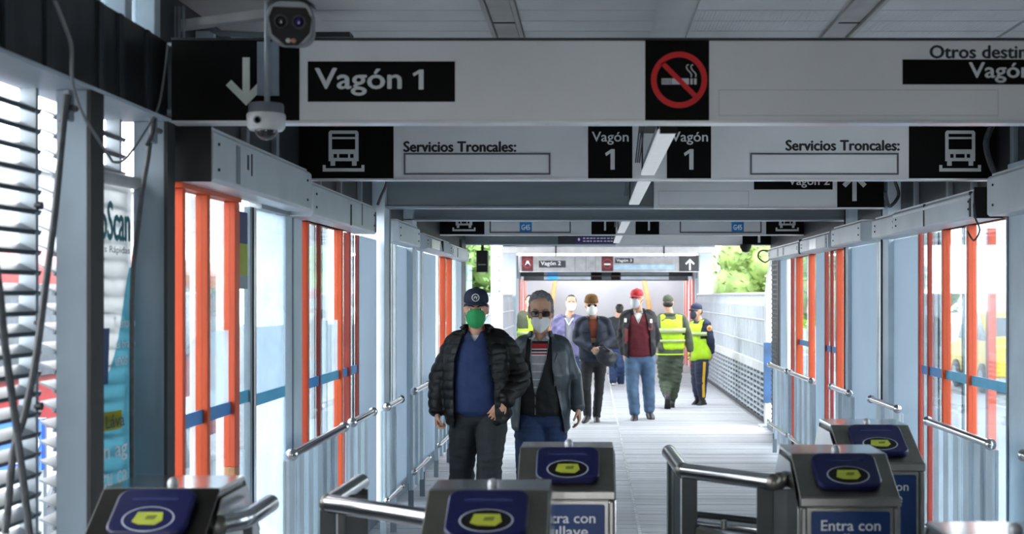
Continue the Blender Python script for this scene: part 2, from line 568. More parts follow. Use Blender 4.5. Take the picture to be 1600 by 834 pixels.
wall_box(wall_left, 'frosted_panel', frost_panel, -1.55, -1.562, 10.08, 10.72, 0, 2.03)
wall_box(wall_left, 'steel_column', steel_blue, -1.66, -1.50, 10.72, 10.95, 0, 2.75)
wall_box(wall_left, 'frosted_panel', frost_panel, -1.55, -1.562, 10.95, 11.4, 0, 2.03)
wall_box(wall_left, 'window_mullion', steel_mid, -1.60, -1.53, 11.45, 11.5, 0.1, 2.05)
wall_box(wall_left, 'window_mullion', alu_white, -1.60, -1.53, 11.58, 11.63, 0.1, 2.05)
wall_box(wall_left, 'glass_pane', glass_haze, -1.57, -1.564, 11.5, 11.58, 0.1, 2.05, 0)
wall_box(wall_left, 'frosted_panel', frost_panel, -1.55, -1.562, 11.66, 12.7, 0, 2.03)
wall_box(wall_left, 'window_mullion', alu_white, -1.60, -1.53, 12.75, 12.82, 0.1, 2.05)
wall_box(wall_left, 'glass_pane', glass_haze, -1.57, -1.564, 12.82, 13.1, 0.1, 2.05, 0)
wall_box(wall_left, 'frosted_panel', frost_panel, -1.55, -1.562, 14.35, 15.2, 0, 2.03)
wall_box(wall_left, 'steel_panel', steel_dark, -1.64, -1.55, 15.25, 15.7, 0, 2.3)
wall_box(wall_left, 'end_pane', glass_green, -1.57, -1.555, 15.75, 16.6, 0.1, 2.02, 0)
wall_box(wall_left, 'end_pane_edge', mat('glass_edge', '#1f6f60', 0.2), -1.575, -1.55, 15.73, 15.75, 0.1, 2.02, 0)

# ---------------- right wall
b = MB(); b.box(2.16, 2.35, 6.1, 15.8, -0.02, 0.12)
wall_right = struct('wall_right', b, steel_mid)
wall_right['label'] = 'right wall of painted steel columns and orange framed glass bays'
wall_box(wall_right, 'upper_panel', steel_dark, 2.2, 2.28, 6.1, 15.8, 2.2, CEIL + 0.01)
for yy in (6.6, 7.3, 7.8, 8.6):
    wall_box(wall_right, 'upper_rib', steel_mid, 2.17, 2.2, yy, yy + 0.05, 2.2, CEIL)
wall_box(wall_right, 'steel_column', steel_blue, 2.12, 2.3, 5.9, 6.53, 0, 2.3)
wall_box(wall_right, 'column_edge', steel_mid, 2.11, 2.12, 6.51, 6.53, 0, 2.05)
wall_box(wall_right, 'frosted_panel', frost_panel, 2.15, 2.162, 8.4, 9.12, 0, 2.03)
wall_box(wall_right, 'steel_column', steel_blue, 2.11, 2.27, 9.12, 9.3, 0, 2.75)
wall_box(wall_right, 'column_edge', steel_dark, 2.10, 2.115, 9.30, 9.32, 0, 2.75)
wall_box(wall_right, 'window_mullion', steel_mid, 2.14, 2.2, 9.35, 9.41, 0.1, 2.05)
wall_box(wall_right, 'window_mullion', alu_white, 2.14, 2.2, 9.56, 9.62, 0.1, 2.05)
wall_box(wall_right, 'glass_pane', glass_haze, 2.166, 2.172, 9.41, 9.56, 0.1, 2.05, 0)
wall_box(wall_right, 'frosted_panel', frost_panel, 2.15, 2.162, 9.62, 10.6, 0, 2.03)
wall_box(wall_right, 'steel_column', steel_blue, 2.12, 2.27, 10.6, 10.7, 0, 2.75)
wall_box(wall_right, 'column_edge', steel_dark, 2.108, 2.12, 10.7, 10.72, 0, 2.75)
wall_box(wall_right, 'frosted_panel', frost_panel, 2.15, 2.162, 11.75, 12.3, 0, 2.03)
wall_box(wall_right, 'frosted_panel', frost_panel, 2.15, 2.162, 14.0, 14.6, 0, 2.03)
# the perforated end screen
b = MB()
for k in range(34):
    z = 0.1 + k * 0.057
    b.box(2.14, 2.17, 14.75, 15.3, z, z + 0.02)
for yy in (14.75, 14.93, 15.11, 15.28):
    b.box(2.15, 2.18, yy, yy + 0.03, 0.05, 2.05)
b.build('perforated_screen', mat('screen_paint', '#2c3237', 0.5, 0.2), wall_right, kind='stuff')
wall_box(wall_right, 'screen_post', steel_dark, 2.13, 2.22, 14.66, 14.75, 0, 2.2)

# unseen walls behind and beside the viewpoint, added to hold back light
wall_box(wall_right, 'unseen_panel', steel_mid, 2.16, 2.24, -2.6, 2.0, 0, CEIL + 0.01)
wall_box(wall_right, 'unseen_panel', steel_mid, 2.16, 2.24, 2.0, 4.6, 0, 2.3)
for yy in (4.6,):
    wall_box(wall_right, 'unseen_post', steel_mid, 2.16, 2.24, yy, yy + 0.1, 0, CEIL + 0.01)
    wall_box(wall_right, 'glass_pane', glass_haze, 2.19, 2.196, yy + 0.1, yy + 1.29, 0.1, 2.3, 0)
wall_box(wall_right, 'unseen_panel', steel_mid, 2.16, 2.24, 2.0, 5.88, 2.3, CEIL + 0.01)
wall_box(wall_left, 'unseen_panel', steel_mid, -1.8, -1.72, -2.6, 2.0, 0, CEIL + 0.01)
b = MB(); b.box(-1.9, 0.1, -2.75, -2.6, 0, CEIL + 0.01); b.box(0.7, 2.4, -2.75, -2.6, 0, CEIL + 0.01); b.box(0.1, 0.7, -2.75, -2.6, 2.1, CEIL + 0.01)
struct('unseen_wall_front', b, steel_mid)['label'] = 'unseen grey wall added behind the viewpoint, its opening set for light'  # wall and opening shaped to set the light on the near sign

# ---------------- doors: orange framed leaves with glass between the stiles
def door(n, side, y0, y1, label):
    x = XL if side < 0 else XR
    b = MB(); b.box(x - 0.035, x + 0.035, y0, y0 + (y1 - y0) * .7, 2.03, 2.07)
    d = b.build('door_%d' % n, orange_deep, kind='structure', label=label)
    b = MB(); b.box(x - 0.035, x + 0.035, y0, y1, 0.0, 0.03); b.build('door_sill', alu, d)
    return d

def stile(parent, side, y, w=0.03, m=None, z0=0.03, z1=2.03, x=None, hw=0.025, name='stile'):
    """Upright of a leaf: hw half its depth across the wall, w its width along it."""
    x = (XL if side < 0 else XR) if x is None else x
    return wall_box(parent, name, m or orange, x - hw, x + hw, y, y + w, z0, z1, 0.003)

def bar(parent, side, y, m=None, off=0.06, w=0.02, hw=0.016, z0=0.03, z1=2.03, name='glazing_bar'):
    """Slimmer upright set back behind the leaf (off outward)."""
    x = (XL - off) if side < 0 else (XR + off)
    return wall_box(parent, name, m or alu_white, x - hw, x + hw, y, y + w, z0, z1, 0.002)

def pane(parent, side, y0, y1, g=None, band=None, film=False, z0=0.03, z1=2.03, bm=None, off=0.0, name='glass_pane'):
    x = (XL - off) if side < 0 else (XR + off)
    s = 1 if side < 0 else -1
    p = wall_box(parent, name, g or glass_clear, x - 0.003, x + 0.003, y0, y1, z0, z1, 0)
    if band:
        wall_box(parent, 'safety_band', bm or blue_band, x + s * 0.003, x + s * 0.005, y0, y1, band, band + 0.055, 0)
    if film:
        wall_box(parent, 'frosted_film', film_mat, x + s * 0.003, x + s * 0.0045, y0 + 0.01, y1 - 0.03, band + 0.055, band + 0.36, 0)
    return p
film_mat = glass('frost_film', '#e6edf0', 0.1, 0.2, haze=0.6)
BAND = 1.125
d1 = door(1, -1, 4.72, 5.86, 'nearest orange framed glass door of the left wall, three wide stiles')
stile(d1, -1, 4.762, 0.03); stile(d1, -1, 5.065, 0.035, orange_deep); stile(d1, -1, 5.455, 0.07, z0=0.9)
wall_box(d1, 'worn_stile_foot', mat('bare_board', '#a9764f', 0.7, 0, 0.2), XL - 0.025, XL + 0.025, 5.455, 5.525, 0.84, 0.9)
stile(d1, -1, 5.455, 0.07, z0=0.03, z1=0.84)
pane(d1, -1, 4.792, 5.065, band=BAND); pane(d1, -1, 5.10, 5.455, band=BAND, film=True); pane(d1, -1, 5.525, 5.8, band=BAND + .03, bm=cyan_band)
bar(d1, -1, 5.15, alu_white, hw=.014); bar(d1, -1, 5.175, rubber, .045, .012, .012); bar(d1, -1, 5.21, red_trim, .03, .012, .006)
bar(d1, -1, 5.53, alu_white, .06, .03, .02); bar(d1, -1, 5.565, rubber, .045, .012, .012); bar(d1, -1, 5.6, alu_white, .03, .02, .012)
stile(d1, -1, 5.735, .03, steel_mid, hw=.016); bar(d1, -1, 5.77, rubber, .0, .01, .02); stile(d1, -1, 5.79, .03, alu, hw=.018); stile(d1, -1, 5.83, .02, red_trim, hw=.012)
for nm, m, z0, z1 in (('sticker', mat('sticker_navy', '#1b2a5e', 0.5), 1.86, 2.0), ('sticker', mat('sticker_lime', '#8f9a1c', 0.5), 1.72, 1.86), ('sticker', steel_mid, 1.66, 1.72)):
    wall_box(d1, nm, m, XL + 0.003, XL + 0.006, 5.51, 5.72, z0, z1, 0)

def window(n, side, y0, y1, label):
    x = XL if side < 0 else XR
    b = MB(); b.box(x - 0.03, x + 0.03, y0, y1, 2.03, 2.08)
    w = b.build('window_%d' % n, steel_mid, kind='structure', label=label)
    b = MB(); b.box(x - 0.03, x + 0.03, y0, y1, 0.0, 0.08); b.build('window_sill', steel_blue, w)
    return w
w1 = window(1, -1, 5.87, 6.42, 'wide dusty fixed pane left of the first handrail, with blue safety band')
pane(w1, -1, 5.87, 6.42, glass_haze, band=BAND, film=True, bm=cyan_band)

d2 = door(2, -1, 6.79, 8.44, 'second orange framed glass door of the left wall, behind the longest handrail')
stile(d2, -1, 6.84, 0.04)
pane(d2, -1, 6.88, 7.3, band=BAND); pane(d2, -1, 7.3, 7.78, band=BAND, film=True, bm=cyan_band); pane(d2, -1, 7.82, 8.4, band=BAND)
bar(d2, -1, 7.08, alu_white, .05, .03, .018); bar(d2, -1, 7.13, rubber, .04, .012, .01); bar(d2, -1, 7.2, alu_white, .03, .03, .014)
stile(d2, -1, 7.22, .02, red_trim, hw=.012)
bar(d2, -1, 7.42, alu_white, .05, .03, .016); bar(d2, -1, 7.47, rubber, .04, .012, .01); bar(d2, -1, 7.53, alu_white, .03, .03, .014)
stile(d2, -1, 7.78, 0.04, orange_deep)
stile(d2, -1, 8.06, .03, red_trim, hw=.022); bar(d2, -1, 8.0, alu_white, .03, .02, .01)
bar(d2, -1, 8.36, alu_white, .04, .03, .018); bar(d2, -1, 8.40, rubber, .03, .012, .012); stile(d2, -1, 8.40, .03, red_trim, hw=.012)

d3 = door(3, -1, 13.0, 14.35, 'farthest orange framed glass door of the left wall, before the wagon end')
stile(d3, -1, 13.2, .06, hw=.03); pane(d3, -1, 13.0, 13.2); pane(d3, -1, 13.26, 13.8); stile(d3, -1, 13.8, .06, orange_deep, hw=.03); pane(d3, -1, 13.86, 14.3); stile(d3, -1, 14.3, .05, alu_white)

d4 = door(4, 1, 6.54, 8.38, 'nearest orange framed glass door of the right wall')
pane(d4, 1, 6.54, 7.23, glass_clear, band=BAND, bm=cyan_band)
stile(d4, 1, 7.55, .05, x=2.36, name='reflection_stile'); stile(d4, 1, 7.23, .04); stile(d4, 1, 7.28, .015, red_trim, hw=.01)  # outermost orange upright stands in for a reflection in the glass
pane(d4, 1, 7.27, 7.75, band=BAND, bm=cyan_band); bar(d4, 1, 7.45, alu_white, .04, .03, .02); bar(d4, 1, 7.5, rubber, .03, .012, .012)
stile(d4, 1, 7.75, .04, orange_deep)
pane(d4, 1, 7.79, 8.33, band=BAND); bar(d4, 1, 7.98, alu_white, .04, .03, .018); bar(d4, 1, 8.02, rubber, .03, .012, .012); bar(d4, 1, 8.06, alu_white, .015, .02, .012)
stile(d4, 1, 8.13, .02, red_trim, hw=.016)
bar(d4, 1, 8.2, alu_white, .03, .03, .018); bar(d4, 1, 8.24, rubber, .02, .012, .012); bar(d4, 1, 8.28, alu_white, .01, .02, .012); stile(d4, 1, 8.34, .03, red_trim, hw=.02)

d5 = door(5, 1, 10.72, 11.75, 'middle orange framed glass door of the right wall, right of the slim far column')
pane(d5, 1, 10.72, 11.08); stile(d5, 1, 11.08, .05, hw=.03); pane(d5, 1, 11.13, 11.7, band=BAND); bar(d5, 1, 11.35, alu_white, .03, .03, .018); stile(d5, 1, 11.45, .02, red_trim, hw=.016); bar(d5, 1, 11.55, alu_white, .02, .03, .018); stile(d5, 1, 11.7, .04, red_trim, hw=.02)
d6 = door(6, 1, 12.3, 14.0, 'farthest orange framed glass door of the right wall')
pane(d6, 1, 12.3, 12.5); stile(d6, 1, 12.5, .05, hw=.03); pane(d6, 1, 12.55, 13.25, band=BAND); bar(d6, 1, 12.85, alu_white, .03, .04, .02); stile(d6, 1, 13.25, .05, orange_deep, hw=.035)
pane(d6, 1, 13.3, 14.0); bar(d6, 1, 13.55, alu_white, .02, .04, .02); stile(d6, 1, 13.7, .03, red_trim, hw=.02); stile(d6, 1, 13.95, .04, alu)

# ---------------- cross beams carried between the walls
def beam(n, y0, y1, z0, z1, m=None, x0=-1.6, x1=2.24):
    b = MB()
    b.box(x0, x1, y0, y1, z0, z0 + 0.015)
    b.box(x0, x1, y0, y1, z1 - 0.015, z1)
    b.box(x0, x1, (y0 + y1) / 2 - 0.006, (y0 + y1) / 2 + 0.006, z0 + 0.015, z1 - 0.015)
    return b.build('trim_%d' % n, m or beam_grey, kind='structure', bevel=0.002, label='grey steel cross beam under the ceiling')
beam(1, 4.70, 4.84, 2.30, 2.56, x0=-1.58)
beam(2, 7.0, 7.14, 2.30, 2.56)
beam(3, 9.22, 9.38, 2.262, 2.62)
beam(4, 10.72, 10.9, 2.262, 2.7)
beam(5, 13.4, 13.55, 2.28, 2.7)
beam(6, 15.85, 16.05, 2.262, 2.72)
beam(7, 11.9, 12.0, 2.36, 2.75)

# ---------------- second wagon beyond the bridge
b = MB(); b.box(-1.9, 2.5, 27.0, 32.0, -0.16, -0.0)
far_floor = struct('floor_far', b, mat('far_floor_shaded', '#6d6f73', 0.6, 0, 0.08))  # darker grey puts the far wagon's shade into the floor colour
far_floor.name = 'floor.001'
b = MB(); b.box(-1.95, 2.55, 31.2, 31.35, 0, 2.6)
wall_back = struct('wall_back', b, mat('far_wall_sheet', '#8b8c90', 0.6, 0, 0.05, 1.2))
wall_back['label'] = 'pale grey wall closing the far wagon'
b = MB(); b.box(-2.0, 2.6, 27.2, 28.6, 2.62, 2.8)
struct('ceiling_far', b, ceil_mat).name = 'ceiling.001'
b = MB(); b.box(-2.0, -1.6, 27.0, 27.25, 0, 2.75)
p = struct('trim_8', b, steel_blue, bevel=0.01)
b = MB(); b.box(2.25, 2.55, 27.0, 27.25, 0, 2.75)
struct('trim_9', b, steel_blue, bevel=0.01)
b = MB(); b.box(-2.05, 2.6, 26.95, 27.2, 2.53, 2.66)
struct('trim_10', b, alu_white, bevel=0.01)
b = MB(); b.box(-2.05, 2.6, 27.0, 27.2, 2.66, 2.9)
struct('trim_11', b, steel_mid, bevel=0.01)
for n, yy, z0, z1 in ((12, 28.3, 2.06, 2.2), (13, 29.6, 1.98, 2.14)):
    b = MB(); b.box(-1.7, 2.3, yy, yy + 0.2, z0, z1)
    tb = struct('trim_%d' % n, b, steel_dark, bevel=0.01)
    for q0, q1, mm in ((850, 923, steel_mid), (924, 940, sign_black), (955, 969, sign_black), (970, 1045, steel_mid), (855, 872, blue_band)):
        plate('sign_strip', PX(q0, yy), PX(q1, yy), z0 + .02, z0 + .1, yy - (.004 if mm is blue_band else .002), mm, tb)
for n, side, x in ((7, -1, -1.62), (8, 1, 2.26)):
    b = MB(); b.box(x - 0.04, x + 0.04, 27.3, 31.2, 2.0, 2.5)
    d = struct('door_%d' % n, b, steel_mid)
    d['label'] = 'orange framed doors of the far wagon, %s side' % ('left' if side < 0 else 'right')
    for yy, w, m in ((27.9, 0.5, orange), (28.8, 0.4, orange_deep), (29.8, 0.45, orange), (30.6, 0.3, orange_deep)):
        wall_box(d, 'stile', m, x - 0.04, x + 0.04, yy, yy + w, 0, 2.0)
    for yy, w in ((27.3, 0.6), (28.4, 0.4), (29.2, 0.6), (30.25, 0.35), (30.9, 0.3)):
        wall_box(d, 'steel_panel', steel_blue, x - 0.03, x + 0.03, yy, yy + w, 0, 2.0)

# unseen canopy added to dim the daylight on bridge and far sign
b = MB(); b.box(-1.1, 1.7, D_END + .1, 21.5, 2.86, 2.88)
cp = struct('shade_canopy_mid', b, frosted('milky_shade', '#e3e8ea', 0.5)); cp.name = 'shade_canopy.002'
for x in (-1.1, 1.7):
    wall_box(cp, 'shade_rail', steel_mid, x - .04, x + .04, D_END + .1, 26.9, 2.8, 2.86)
b = MB(); b.box(-2.6, 3.2, 21.5, 26.95, 2.86, 2.9); b.build('shade_sheet', steel_mid, cp)
for k in range(5):
    wall_box(cp, 'shade_rib', steel_mid, -2.0, 2.6, 16.8 + k * 2.3, 16.86 + k * 2.3, 2.81, 2.86)
# ------------------------------------------------------------------ door header covers
header_m = mat('header_cover', '#bcc4c9', 0.4, 0.25, 0.05, 3, 0.03, 20)
def header(side, y0, y1, z0, z1, xin, label, slots=(), open_end=False, tilt=0.0, m=None):
    """Sheet metal box along a wall; xin is its inner face."""
    xw = XL - 0.0 if side < 0 else XR
    s = 1 if side < 0 else -1
    t = thing('door_header_cover', label, 'header cover', (xw, (y0 + y1) / 2, z0), 'sheet metal covers over the doors')
    pr = [(xw, z0 + 0.0), (xin - s * 0.012, z0), (xin + s * tilt, z0 + 0.012), (xin + s * tilt * 0.2, z1 - 0.012), (xin - s * 0.012, z1), (xw, z1)]
    b = MB(); b.prism(pr, 'y', y0, y1)
    b.build('cover', m or header_m, t, bevel=0.003)
    if open_end:
        b = MB(); b.box(xw, xin - s * 0.008, y0 - 0.012, y0, z0, z1 + 0.02); b.build('end_opening', black, t)
    for yy, z, w, h, mm in slots:
        b = MB(); xa = xin + s * 0.001
        b.box(xa - s * 0.01, xa + s * (0.002 + tilt), yy, yy + w, z, z + h); b.build('slot', mm, t)
    for yy in (y0 + 0.06, y1 - 0.1):
        for z in (z0 + 0.05, z1 - 0.05):
            b = MB(); b.cyl((xin + s * (tilt * 0.6), yy, z), 0.006, 0.012, 'x', 8); b.build('rivet', steel_dark, t)
    # flexible wiring visible over the top edge
    b = MB(); b.box(xw, xin - s * 0.02, y0 + 0.02, y1 - 0.02, z1, z1 + 0.012); b.build('top_flange', alu, t)
    return t
h1 = header(-1, 4.72, 6.37, 2.05, 2.245, -1.395, 'nearest left header cover, long plate with open black end under the first sign',
            ((5.02, 2.07, 0.05, 0.15, steel_mid), (5.18, 2.14, 0.02, 0.06, steel_dark), (5.24, 2.12, 0.012, 0.09, steel_dark)), True)
header(-1, 6.44, 8.32, 2.03, 2.197, -1.40, 'second left header cover, split into plates by dark joints over second orange door',
       ((7.42, 2.04, 0.03, 0.12, black), (7.78, 2.06, 0.03, 0.13, steel_mid), (8.25, 2.04, 0.03, 0.13, steel_dark)))
header(-1, 9.5, 10.65, 2.03, 2.19, -1.43, 'short plain left header cover between the two tall far columns', m=mat('header_clean', '#c3ced5', 0.4, 0.2, 0.04))
header(-1, 11.0, 13.0, 2.03, 2.16, -1.43, 'battered left header cover with framed hatch beyond the second column', ((11.25, 2.05, 0.6, 0.08, alu), (12.1, 2.05, 0.05, 0.1, black)), tilt=0.02)
header(-1, 13.1, 14.9, 2.03, 2.15, -1.43, 'farthest left header cover beside the wagon end', ((13.6, 2.04, 0.05, 0.1, black),))
header(1, 5.7, 6.45, 2.03, 2.23, 1.99, 'nearest right header cover, plain plate at the photo edge')
header(1, 6.6, 8.35, 2.03, 2.17, 1.96, 'second right header cover, ribbed duct with bright edge and open end', ((6.62, 2.04, 0.03, 0.13, black), (7.55, 2.04, 0.02, 0.13, black)), True)
b = MB(); b.box(1.952, 1.962, 6.62, 8.3, 2.135, 2.15); b.build('bright_edge', alu, bpy.data.objects['door_header_cover.006'])
header(1, 8.4, 9.1, 2.03, 2.17, 1.99, 'middle right header cover with three rivets beside sagging black cable')
header(1, 9.4, 10.55, 2.03, 2.18, 1.97, 'tall right header cover above narrow glass slot')
header(1, 10.75, 12.2, 2.03, 2.16, 1.98, 'right header cover with boxed hatch over middle orange door', ((11.3, 2.05, 0.35, 0.09, alu), (10.8, 2.04, 0.08, 0.11, steel_mid)))
header(1, 12.3, 14.4, 2.03, 2.15, 1.98, 'farthest right header cover over the last orange door', ((13.2, 2.05, 0.1, 0.08, steel_mid), (13.6, 2.05, 0.1, 0.08, steel_mid)), True)

# ------------------------------------------------------------------ overhead signs
def bus_icon(t, cx, z0, w, y, m):
    """Bus front over a platform bar; w = platform width."""
    u = w / 64.0                                  # drawn on a 64 unit wide grid, 65 high
    def bx(b, x0, x1, a0, a1): b.box(cx + x0 * u, cx + x1 * u, y - 0.0025, y, z0 + a0 * u, z0 + a1 * u)
    b = MB()
    # platform
    bx(b, -32, 32, 0, 5); bx(b, -32, -27.5, 5, 10); bx(b, 27.5, 32, 5, 10)
    # body as a frame with windows left open
    bx(b, -23, -18, 16, 60); bx(b, 18, 23, 16, 60); bx(b, -18, 18, 58, 63); bx(b, -18, 18, 50, 53)
    bx(b, -18, 18, 27, 34); bx(b, -18, 18, 16, 21); bx(b, -18, -15.5, 21, 27); bx(b, -10, -7, 21, 27); bx(b, 7, 10, 21, 27); bx(b, 15.5, 18, 21, 27)
    bx(b, -20, -13, 9, 16); bx(b, 13, 20, 9, 16)
    b.prism([(cx - 23 * u, z0 + 60 * u), (cx - 18 * u, z0 + 60 * u), (cx - 18 * u, z0 + 63 * u), (cx - 20.5 * u, z0 + 63 * u)], 'y', y - 0.0025, y)
    b.prism([(cx + 18 * u, z0 + 60 * u), (cx + 23 * u, z0 + 60 * u), (cx + 20.5 * u, z0 + 63 * u), (cx + 18 * u, z0 + 63 * u)], 'y', y - 0.0025, y)
    b.build('bus_pictogram', m, t)

def arrow(t, cx, z0, h, y, m, up=True):
    """Straight arrow with a wide open head."""
    s = 1 if up else -1
    zt = z0 + h if up else z0      # tip height
    w = h * 0.075
    b = MB()
    b.box(cx - w, cx + w, y - 0.0025, y, z0 + (0 if up else h * 0.1), z0 + h - (h * 0.1 if up else 0))
    k = h * 0.42
    for q in (-1, 1):
        p = [(cx, zt), (cx + q * k, zt - s * k), (cx + q * (k - w * 1.5), zt - s * (k + w * 1.5)), (cx, zt - s * w * 2.9)]
        b.prism(p, 'y', y - 0.003, y)
    b.build('arrow', m, t)

def no_smoking(t, cx, cz, r, y):
    b = MB(); n = 48
    ring = []
    for rr in (r, r * 0.80):
        for yy in (y - 0.004, y):
            ring.append([(cx + rr * cos(2 * pi * k / n), yy, cz + rr * sin(2 * pi * k / n)) for k in range(n)])
    for a, c in ((0, 1), (1, 3), (3, 2), (2, 0)):
        b.rings([ring[a], ring[c]], cap=False)
    a = radians(-45); w = r * 0.085
    d = Vector((cos(a), sin(a))); nrm = Vector((-d.y, d.x))
    pp = [d * r * .85 + nrm * w, -d * r * .85 + nrm * w, -d * r * .85 - nrm * w, d * r * .85 - nrm * w]
    b.prism([(cx + q.x, cz + q.y) for q in pp], 'y', y - 0.004, y)
    b.build('prohibition_ring', red_sign, t)
    b = MB()
    b.box(cx - .62 * r, cx - .28 * r, y - .002, y, cz - .16 * r, cz + .05 * r)
    b.box(cx - .26 * r, cx + .35 * r, y - .002, y, cz - .16 * r, cz + .05 * r)
    b.box(cx + .40 * r, cx + .48 * r, y - .002, y, cz - .16 * r, cz + .05 * r)
    b.box(cx + .53 * r, cx + .62 * r, y - .002, y, cz - .16 * r, cz + .05 * r)
    def smoke(off):
        return [(cx + (x + off) * r, y - .001, cz + z * r) for x, z in ((.55, .1), (.56, .2), (.5, .28), (.42, .36), (.38, .45), (.40, .52), (.46, .54))]
    b.tube([(p[0], p[1], p[2]) for p in smoke(-.12)], r * .022, 4); b.tube(smoke(0.04), r * .022, 4)
    b.build('cigarette', sign_white, t)
    b = MB()
    for k in range(5): b.box(cx + (-.60 + k * .065) * r, cx + (-.575 + k * .065) * r, y - .003, y, cz - .14 * r, cz + .03 * r)
    b.build('filter_lines', sign_ink, t)

def digit_one(box, M, m, parent, name='numeral', t=0.0015):
    u0, u1, v0, v1 = box; w = u1 - u0; h = v1 - v0
    P = [(.56, 0), (1, 0), (1, 1), (.62, 1), (0, .80), (.10, .66), (.56, .80)]
    b = MB(); b.add([M @ Vector((u0 + x * w, v0 + y * h, t)) for x, y in P], [(0, 1, 2, 6), (2, 3, 4, 5, 6)])
    return b.build(name, m, parent)

def sign_board(d, x0, x1, z0, z1, label, thick=0.07, m=None):
    t = thing('overhead_sign', label, 'sign', ((x0 + x1) / 2, d + thick / 2, z0), 'direction signs hung across the aisle')
    b = MB(); b.box(x0, x1, d, d + thick, z0, z1); b.build('panel', m or sign_grey, t, bevel=0.003)
    b = MB(); b.box(x0, x1, d - 0.012, d + thick, z0 - 0.009, z0); b.build('bottom_rail', alu, t)
    b = MB(); b.box(x0, x1, d - 0.006, d + thick, z1, z1 + 0.008); b.build('top_rail', steel_dark, t)
    for fx in ((0.2, 0.8) if d > 6 else ()):
        b = MB(); b.box(x0 + (x1 - x0) * fx - 0.015, x0 + (x1 - x0) * fx + 0.015, d + 0.03, d + 0.05, z1, CEIL); b.build('hanger', steel_dark, t)
    return t

# sign 1, nearest
d = 4.63
s1 = sign_board(d, PX(268, d), 2.14, PZ(189, d), PZ(63, d), 'nearest overhead sign with big down arrow, Vagón 1 and red no-smoking roundel')
plate('black_field', PX(268, d), PX(468, d), PZ(189, d), PZ(63, d), d, sign_black, s1)
b = MB(); b.box(PX(403, d), PX(437, d), d - 0.012, d, PZ(150, d), PZ(66, d)); b.build('mounting_plate', mat('blue_grey_plate', '#7b8794', 0.4, 0.2), s1)
arrow(s1, PX(385, d), PZ(165, d), (165 - 90) / FPX * d, d - 0.002, mat('arrow_pale', '#c3ccc4', 0.5), up=False)
plate('black_field', PX(481, d), PX(711, d), PZ(159, d), PZ(96, d), d, sign_black, s1)
text('Vagón', (PX(493, d), PX(627, d), PZ(149, d), PZ(107, d)), face_front(d - 0.002), sign_white, s1, bold=0.03)
digit_one((PX(645, d), PX(662, d), PZ(140, d), PZ(109, d)), face_front(d - 0.002), sign_white, s1)
plate('black_field', PX(1008, d), PX(1108, d), PZ(188, d), PZ(63, d), d, sign_black, s1)
no_smoking(s1, PX(1061, d), PZ(125, d), 44 / FPX * d, d - 0.002)
text('Otros destinos', (PX(1453, d), PX(1632, d), PZ(91, d), PZ(71, d)), face_front(d), sign_ink, s1, bold=0.045)
plate('black_field', PX(1410, d), PX(1690, d), PZ(132, d), PZ(93, d), d, sign_black, s1)
text('Vagón', (PX(1514, d), PX(1611, d), PZ(129, d), PZ(98, d)), face_front(d - 0.002), sign_white, s1, bold=0.03)
text('2', (PX(1626, d), PX(1643, d), PZ(122, d), PZ(99, d)), face_front(d - 0.002), sign_white, s1, bold=0.03)
frame_plate('faded_label', PX(1123, d), PX(1560, d), PZ(181, d), PZ(140, d), 0.002, d, mat('label_edge', '#a7aaae', 0.5), s1, 0.001)

# sign 2
d = 6.9
s2 = sign_board(d, PX(467, d), PX(1553, d), PZ(279, d), PZ(186, d), 'second overhead sign with bus pictograms, two Vagón 1 plates and Servicios Troncales')
plate('black_field', PX(467, d), PX(615, d), PZ(279, d), PZ(186, d), d, sign_black, s2)
bus_icon(s2, PX(537, d), PZ(268, d), 65 / FPX * d, d - 0.002, sign_white)
text('Servicios Troncales:', (PX(631, d), PX(806, d), PZ(237, d), PZ(221, d)), face_front(d), sign_ink, s2, bold=0.055)
frame_plate('label_holder', PX(631, d), PX(860, d), PZ(273, d), PZ(239, d), 0.009, d, mat('holder_edge', '#54575a', 0.5), s2, 0.006)
for x0, x1, t0, t1 in ((919, 988, 925, 982), (1042, 1111, 1049, 1106)):
    plate('black_field', PX(x0, d), PX(x1, d), PZ(279, d), PZ(192, d), d, sign_black, s2)
    text('Vagón', (PX(t0, d), PX(t1, d), PZ(226, d), PZ(206, d)), face_front(d - 0.002), sign_white, s2, bold=0.018)
    digit_one((PX((x0 + x1) / 2 - 8, d), PX((x0 + x1) / 2 + 7, d), PZ(265, d), PZ(233, d)), face_front(d - 0.002), sign_white, s2)
text('Servicios Troncales:', (PX(1228, d), PX(1405, d), PZ(235, d), PZ(219, d)), face_front(d), sign_ink, s2, bold=0.055)
frame_plate('label_holder', PX(1172, d), PX(1404, d), PZ(273, d), PZ(239, d), 0.009, d, MATS['holder_edge'], s2, 0.006)
plate('black_field', PX(1420, d), PX(1553, d), PZ(279, d), PZ(190, d), d, sign_black, s2)
bus_icon(s2, PX(1500, d), PZ(268, d), 65 / FPX * d, d - 0.002, sign_white)

# sign 3 (right half of the third beam)
d = 9.12
s3 = sign_board(d, PX(1022, d), PX(1381, d), PZ(324, d), PZ(262, d), 'third overhead sign, right half of aisle, Vagón 2 with up arrow', 0.06)
plate('black_field', PX(1178, d), PX(1301, d), PZ(296, d), PZ(262, d), d, sign_black, s3)
text('Vagón 2', (PX(1232, d), PX(1296, d), PZ(293, d), PZ(276, d)), face_front(d - 0.002), sign_white, s3, bold=0.02)
plate('black_field', PX(1308, d), PX(1381, d), PZ(324, d), PZ(262, d), d, sign_black, s3)
arrow(s3, PX(1335, d), PZ(314, d), 45 / FPX * d, d - 0.002, sign_white, True)
frame_plate('faded_label', PX(1029, d), PX(1170, d), PZ(321, d), PZ(298, d), 0.003, d, MATS['label_edge'], s3, 0.001)
for i, x in enumerate((1055, 1085, 1115, 1145)): pass

